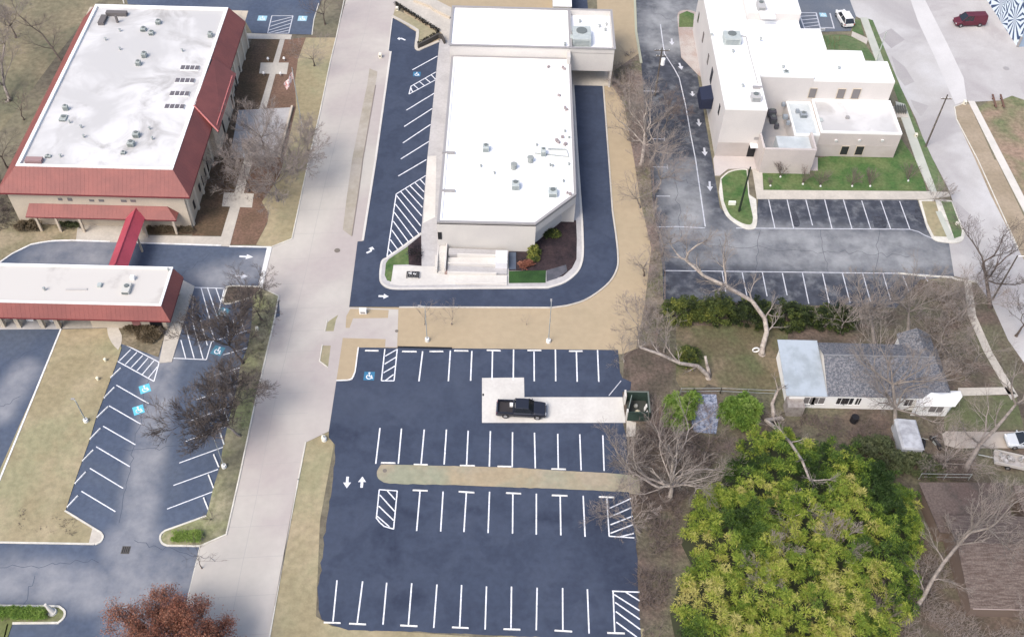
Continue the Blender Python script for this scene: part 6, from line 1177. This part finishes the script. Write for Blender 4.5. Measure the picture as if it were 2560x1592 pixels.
# evergreens
LG = leafmat('grove_leaves', [(.025, .05, .012), (.06, .11, .022), (.13, .205, .03), (.24, .31, .045), (.35, .38, .07), (.44, .4, .14)])
LH = leafmat('hedge_leaves', [(.02, .03, .014), (.045, .065, .022), (.11, .14, .035), (.26, .27, .06)])
leafmat('purple_leaves', [(.02, .02, .02), (.05, .035, .045), (.3, .28, .3)]); LB = leafmat('bush_leaves', [(.05, .1, .02), (.1, .18, .03), (.17, .27, .05), (.24, .32, .08)])
def inside(p, poly):
    x, y = p; c = False; n = len(poly)
    for i in range(n):
        x0_, y0_ = poly[i].x, poly[i].y; x1_, y1_ = poly[i-1].x, poly[i-1].y
        if (y0_ > y) != (y1_ > y) and x < (x1_-x0_)*(y-y0_)/(y1_-y0_)+x0_: c = not c
    return c
def clumps(parent, poly, height, n_cl, per, cr, size, m, seed, base_t=.4, name='foliage', edge=2.0, tvar=.9, ts=.12, bias=None, low=.3, jz=0.0, cj=.1, wr=.22):
    """leaf clumps standing over a ground outline; each clump is a drooping tuft of leaves"""
    R = random.Random(seed); mb = MB(); xs = [p.x for p in poly]; ys = [p.y for p in poly]; cnt = 0; c0 = sum(poly, Vector())/len(poly)
    while cnt < n_cl:
        x, y = R.uniform(min(xs), max(xs)), R.uniform(min(ys), max(ys))
        if not inside((x, y), poly): continue
        cnt += 1
        de = min(math.hypot(x-(poly[i].x+(poly[i-1].x-poly[i].x)*t), y-(poly[i].y+(poly[i-1].y-poly[i].y)*t)) for i in range(len(poly)) for t in (0, .2, .4, .6, .8))
        hh = height*(.35+.65*min(1, de/edge))*(1+.22*noise.noise(Vector((x*.35, y*.35, seed))))
        z = hh*(R.uniform(.82, 1.0) if R.random() < .75 else R.uniform(low, .85)); rad = cr*R.uniform(.6, 1.3); z = max(.4, z+R.gauss(0, .5)*jz+jz*1.2*noise.noise(Vector((x*1.1, y*1.1, seed+9))))
        tb = base_t+tvar*.5*noise.noise(Vector((x*ts, y*ts, seed+5)))+R.gauss(0, cj)+(bias(x, y) if bias else 0); cen = Vector((x, y, z))
        for i in range(per):
            a_ = R.uniform(0, 6.28); u = R.random()**.5; dd = Vector((math.cos(a_)*u, math.sin(a_)*u, math.sqrt(max(0, 1-u*u))*.8-.25*R.random())); p = cen+dd*rad*R.uniform(.6, 1.1)
            out = (dd+Vector((R.gauss(0, .35), R.gauss(0, .35), -.35*u+R.gauss(0, .3)))).normalized(); s = size*R.uniform(.7, 1.4); sd_ = out.cross(Vector((R.gauss(0, .3), R.gauss(0, .3), 1))).normalized()*s*wr
            k = len(mb.v); mb.v += [tuple(p-out*s*.35), tuple(p+sd_), tuple(p+out*s*.65), tuple(p-sd_)]; mb.f.append((k, k+1, k+2, k+3)); mb.t += [min(1, max(0, tb+R.gauss(0, .1)))]*4
    return mb.build(name, m, parent)
GP = W(P(1690, 1592, 1672, 1500, 1690, 1440, 1730, 1390, 1700, 1330, 1720, 1250, 1790, 1190, 1830, 1130, 1850, 1075, 1930, 1070, 2010, 1100, 2110, 1120, 2190, 1160, 2265, 1230, 2290, 1330, 2262, 1400, 2275, 1480, 2230, 1560, 2180, 1640, 2180, 1760, 1760, 1760), 0)
GP = [p+Vector((0, -1.5, 0)) for p in GP]
gcy = g(1900, 1450); ggr = g(1950, 1150)
bias = lambda x, y: .2*max(-.4, min(1, (gcy.y-y)/8+.9))-.18*max(0, min(1, (x-g(2100, 1300).x)/5))
gr = clumps(None, GP, 4.8, 1900, 76, .6, .36, LG, 5, .46, 'evergreen_grove', 3.5, 1.3, .25, bias, jz=1.2, cj=.17, wr=.1)
tag(gr, 'large yellow green evergreen thicket filling the lower right', 'thicket', kind='stuff')
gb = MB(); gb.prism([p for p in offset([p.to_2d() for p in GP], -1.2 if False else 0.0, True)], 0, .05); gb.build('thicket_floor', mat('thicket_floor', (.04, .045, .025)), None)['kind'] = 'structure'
def bush(px, py, rx, ry, h, label, seed, m=LB, n=120, base_t=.5, name='evergreen_bush', per=40, size=.32, group=None, cr=.55):
    c = g(px, py); poly = [Vector((c.x+rx*math.cos(a_)*(1+.15*math.sin(a_*3+seed)), c.y+ry*math.sin(a_), 0)) for a_ in [i*math.pi/6 for i in range(12)]]
    t = thing(name, (c.x, c.y, 0), label, 'bush', group); clumps(t, poly, h, n, int(per*1.3), cr*.85, size*.85, m, seed, base_t, edge=min(rx, ry)*.9, jz=.9 if h > 1.5 else .3, cj=.18)
    mb = MB(); R = random.Random(seed)
    for k in range(5): mb.tube((c.x, c.y, 0), (c.x+R.uniform(-.5, .5)*rx, c.y+R.uniform(-.5, .5)*ry, h*.75), .06, .02, 5, False)
    mb.build('stems', M_BARK, t); return t
bush(1848, 1046, 2.3, 2.2, 3.6, 'round bright green bush at the right of the blue gravel bed', 81, n=230, cr=.5)
bush(1690, 1045, 1.8, 2.8, 2.4, 'loose yellow green bush at the left of the blue gravel bed', 82, n=90, base_t=.75)
bush(1730, 1010, .8, 1.2, 1.4, 'small green bush touching the top left of the gravel bed', 83, n=30)
for i, (px, py, rx, ry, lb, bt) in enumerate(((1700, 790, 2.6, 2.0, 'dark evergreen hedge clump with yellow flecks, west end of the hedge row', .62), (1790, 790, 2.8, 2.2, 'dark evergreen hedge clump under the big leaning tree', .5), (1880, 800, 2.8, 2.2, 'dark evergreen hedge clump right of the leaning trunk', .42), (1975, 805, 3.0, 2.0, 'dull olive hedge clump above the tin end of the bungalow', .35), (2080, 810, 3.2, 1.9, 'dull olive hedge clump above the bungalow ridge', .3))):
    bush(px, py, rx, ry, 2.6, lb, 90+i, LH, 150, bt, 'hedge_clump', group='hedge row below the grey lot')
bush(2180, 1150, 3.5, 2.8, 2.6, 'dull green thin bush between the grove and the driveway', 97, leafmat('olive_leaves', [(.05, .06, .03), (.09, .11, .05), (.14, .15, .08)]), 150, .4)
bush(2290, 1170, 3.0, 1.6, 1.4, 'low olive bush above the wire fence', 98, MATS['olive_leaves'], 80, .5)
bush(1720, 900, 1.6, 1.5, 1.4, 'ragged green bush in the back yard shade', 99, LH, 60, .5)
bush(1500, 20, .01, .01, .1, 'x', 1, LH, 1) if False else None
bush(1333, 640, .7, 1.7, 1.2, 'leafy green bush against the cut corner wall of the shop', 101, LH, 40, .6); bush(1315, 668, .8, .5, .6, 'reddish shrub among the garden bed by the shop corner', 102, LR, 16, .2)
bush(1375, 590, 1.0, .8, .9, 'dark low shrub high in the garden bed under the cut corner', 103, LH, 30, .4); bush(1038, 640, .8, 1.6, .35, 'dark low planting in the small bed west of the shop walk', 104, MATS['purple_leaves'], 26, .3, size=.2, per=20)
b_ = MB(); c = g(2330/3.78, 0)
# clipped hedges
def hedge(pts, h, wd, label, m, seed, base_t=.4, n=60, name='hedge'):
    ws = W(pts); pl = [Vector((p.x, p.y, 0)) for p in offset([p.to_2d() for p in ws], wd/2)]+[Vector((p.x, p.y, 0)) for p in reversed(offset([p.to_2d() for p in ws], -wd/2))]
    t = thing(name, (ws[0].x, ws[0].y, 0), label, 'hedge'); clumps(t, pl, h, n, 30, .3, .18, m, seed, base_t, edge=wd*.2, low=.1); return t
hedge(P(435, 1345, 505, 1345), .7, 1.2, 'clipped bright green hedge at the tip of the street side strip', LB, 110, .75, 90)
hedge(P(-10, 1536, 122, 1538), .8, 1.1, 'bright green hedge inside the bottom left grass island', LB, 111, .7, 150)
hedge(P(150, 570, 198, 569), .7, .8, 'green hedge beside the entrance paving of the cream hall', MATS['olive_leaves'], 112, .5, 50)
hedge(P(372, 578, 482, 580), .6, .8, 'brown low hedge along the south wall of the cream hall', leafmat('brown_leaves', [(.09, .07, .045), (.14, .11, .07), (.19, .15, .1)]), 113, .5, 110)
bush(375, 838, 1.6, 1.4, .8, 'brown dormant mound in the planting bed beside the drive wing', 114, MATS['brown_leaves'], 80, .4); bush(70, 570, 1.6, 1.0, .9, 'brown dormant mound left of the hall entrance', 115, MATS['brown_leaves'], 50, .5); bush(340, 822, 1.0, .8, .5, 'small brown mound by the curved path of the drive wing', 116, MATS['brown_leaves'], 30, .5)
# shrub rows lining the ramp
rr = W(P(990, 12, 1096, 80)); n = 17; SB = mat('shrub_dark', (.03, .028, .022))
for i in range(n):
    p = rr[0]+(rr[1]-rr[0])*i/(n-1); R = random.Random(200+i); mb = MB()
    for k in range(26):
        a_ = R.uniform(0, 6.28); e_ = R.uniform(.1, 1.3); q = p+Vector((math.cos(a_)*math.sin(e_), math.sin(a_)*math.sin(e_), math.cos(e_)*.9))*.5; mb.tube(p, q, .03, .02, 3, False); mb.tube(q, q+Vector((R.gauss(0, .12), R.gauss(0, .12), .1)), .06, .02, 4)
    tag(mb.build('dark_shrub', SB), 'dark clipped shrub, %s from the street in the slanting row beside the ramp' % (ordinal(i) if i < 12 else ('thirteenth', 'fourteenth', 'fifteenth', 'sixteenth', 'seventeenth')[i-12]), 'shrub', 'dark shrubs lining the ramp')
rr = W(P(1050, 112, 1092, 88)); n = 7
for i in range(n):
    p = rr[0]+(rr[1]-rr[0])*i/(n-1); R = random.Random(230+i); mb = MB()
    for k in range(26):
        a_ = R.uniform(0, 6.28); e_ = R.uniform(.1, 1.3); q = p+Vector((math.cos(a_)*math.sin(e_), math.sin(a_)*math.sin(e_), math.cos(e_)))*.55; mb.tube(p, q, .03, .02, 3, False); mb.tube(q, q+Vector((R.gauss(0, .12), R.gauss(0, .12), .1)), .07, .02, 4)
    tag(mb.build('dark_shrub', SB), 'dark clipped shrub, %s from the curb in the short lower row by the ramp' % ordinal(i), 'shrub', 'dark shrubs lining the ramp')
tag(ribbon(MB(), W(P(1046, 122, 1096, 96, 1105, 98, 1112, 112)), .3, .05, .9).build('retaining_wall', mat('dark_wall', (.07, .065, .06))), 'dark low retaining wall wrapping the foot of the ramp wedge', 'wall')
tag(ribbon(MB(), W(P(1035, 5, 1075, 20, 1085, 28, 1125, 48)), .25, .05, .45).build('ramp_curb', M_CREAM), 'pale stepped curb wall along the upper side of the ramp', 'wall')
# garden rows behind the complex
mb = MB(); R = random.Random(9)
for i in range(9):
    for k in range(16): p = g(2008+i*11+R.gauss(0, 1.5), 95+k*4+R.gauss(0, 1)); mb.tube(p, p+Vector((R.gauss(0, .15), R.gauss(0, .15), R.uniform(.2, .6))), .04, .02, 3, False)
tag(mb.build('garden_stalks', mat('stalk_brown', (.2, .15, .09))), 'rows of dry brown garden stalks behind the office complex', 'garden stalks', kind='stuff')
# undergrowth of the lower right and the scrub strips
def scrub(poly, n, label, seed, m, hmin=.3, hmax=1.1, r=.02, k=4):
    R = random.Random(seed); pl = W(poly); xs = [p.x for p in pl]; ys = [p.y for p in pl]; mb = MB(); c = 0
    while c < n:
        x, y = R.uniform(min(xs), max(xs)), R.uniform(min(ys), max(ys))
        if not inside((x, y), pl): continue
        c += 1
        if noise.noise(Vector((x*.3, y*.3, seed))) < -.15: continue
        b = Vector((x, y, 0)); h = R.uniform(hmin, hmax)
        for j in range(k):
            q = b+Vector((R.gauss(0, .5)*h, R.gauss(0, .5)*h, h*R.uniform(.4, 1))); mb.tube(b, q, r, r*.6, 3, False)
            for l in range(2): mb.tube(q, q+Vector((R.gauss(0, .3), R.gauss(0, .3), R.gauss(.1, .2)))*h, r*.6, r*.3, 3, False)
    tag(mb.build('undergrowth', m), label, 'undergrowth', kind='stuff')
scrub(P(1590, 1090, 1660, 1060, 1800, 1090, 1790, 1180, 1700, 1260, 1690, 1400, 1650, 1592, 1606, 1592, 1580, 1200), 1500, 'tangled brown undergrowth between the fresh lot and the green thicket', 1, M_TWIG)
scrub(P(1590, 130, 1600, 160, 1625, 400, 1640, 560, 1655, 740, 1650, 860, 1600, 860, 1620, 560, 1580, 400, 1545, 230, 1530, 150), 700, 'brown scrub filling the strip along the west edge of the grey lot', 2, MT2, .3, 1.4)
scrub(P(2300, 1140, 2420, 1150, 2420, 1200, 2300, 1200), 250, 'brown scrub above the rust brown outbuilding', 3, M_TWIG)
scrub(P(2270, 1400, 2400, 1380, 2440, 1592, 2600, 1560, 2600, 1700, 2150, 1700), 1100, 'brown scrub below the brown roofed house', 4, MATS['twig_grey'])
scrub(P(1940, 1030, 2230, 1060, 2240, 1110, 2020, 1090), 350, 'brown litter scrub below the bungalow wall', 5, M_TWIG, .2, .7)
scrub(P(2250, 690, 2440, 720, 2420, 960, 2300, 850), 500, 'brown scrub east of the hedge row by the sidewalk', 6, MATS['twig_grey'])
scrub(P(-40, 430, 0, 440, 60, 560, -60, 600), 300, 'grey scrub at the left edge beside the cream hall', 7, MATS['twig_dark'])
scrub(P(560, 720, 640, 720, 680, 760, 640, 990, 605, 1090, 600, 930, 625, 800), 500, 'dry litter under the bare trees of the street side strip', 8, MATS['twig_dark'], .1, .4)
scrub(P(50, 1270, 190, 1300, 190, 1340, 50, 1320), 120, 'scattered dry weeds near the low end of the wide olive lawn', 9, M_TWIG, .1, .3)
scrub(P(500, 400, 720, 300, 720, 480, 560, 520), 350, 'dry litter under the bare trees beside the cream hall', 10, MATS['twig_grey'], .1, .5)
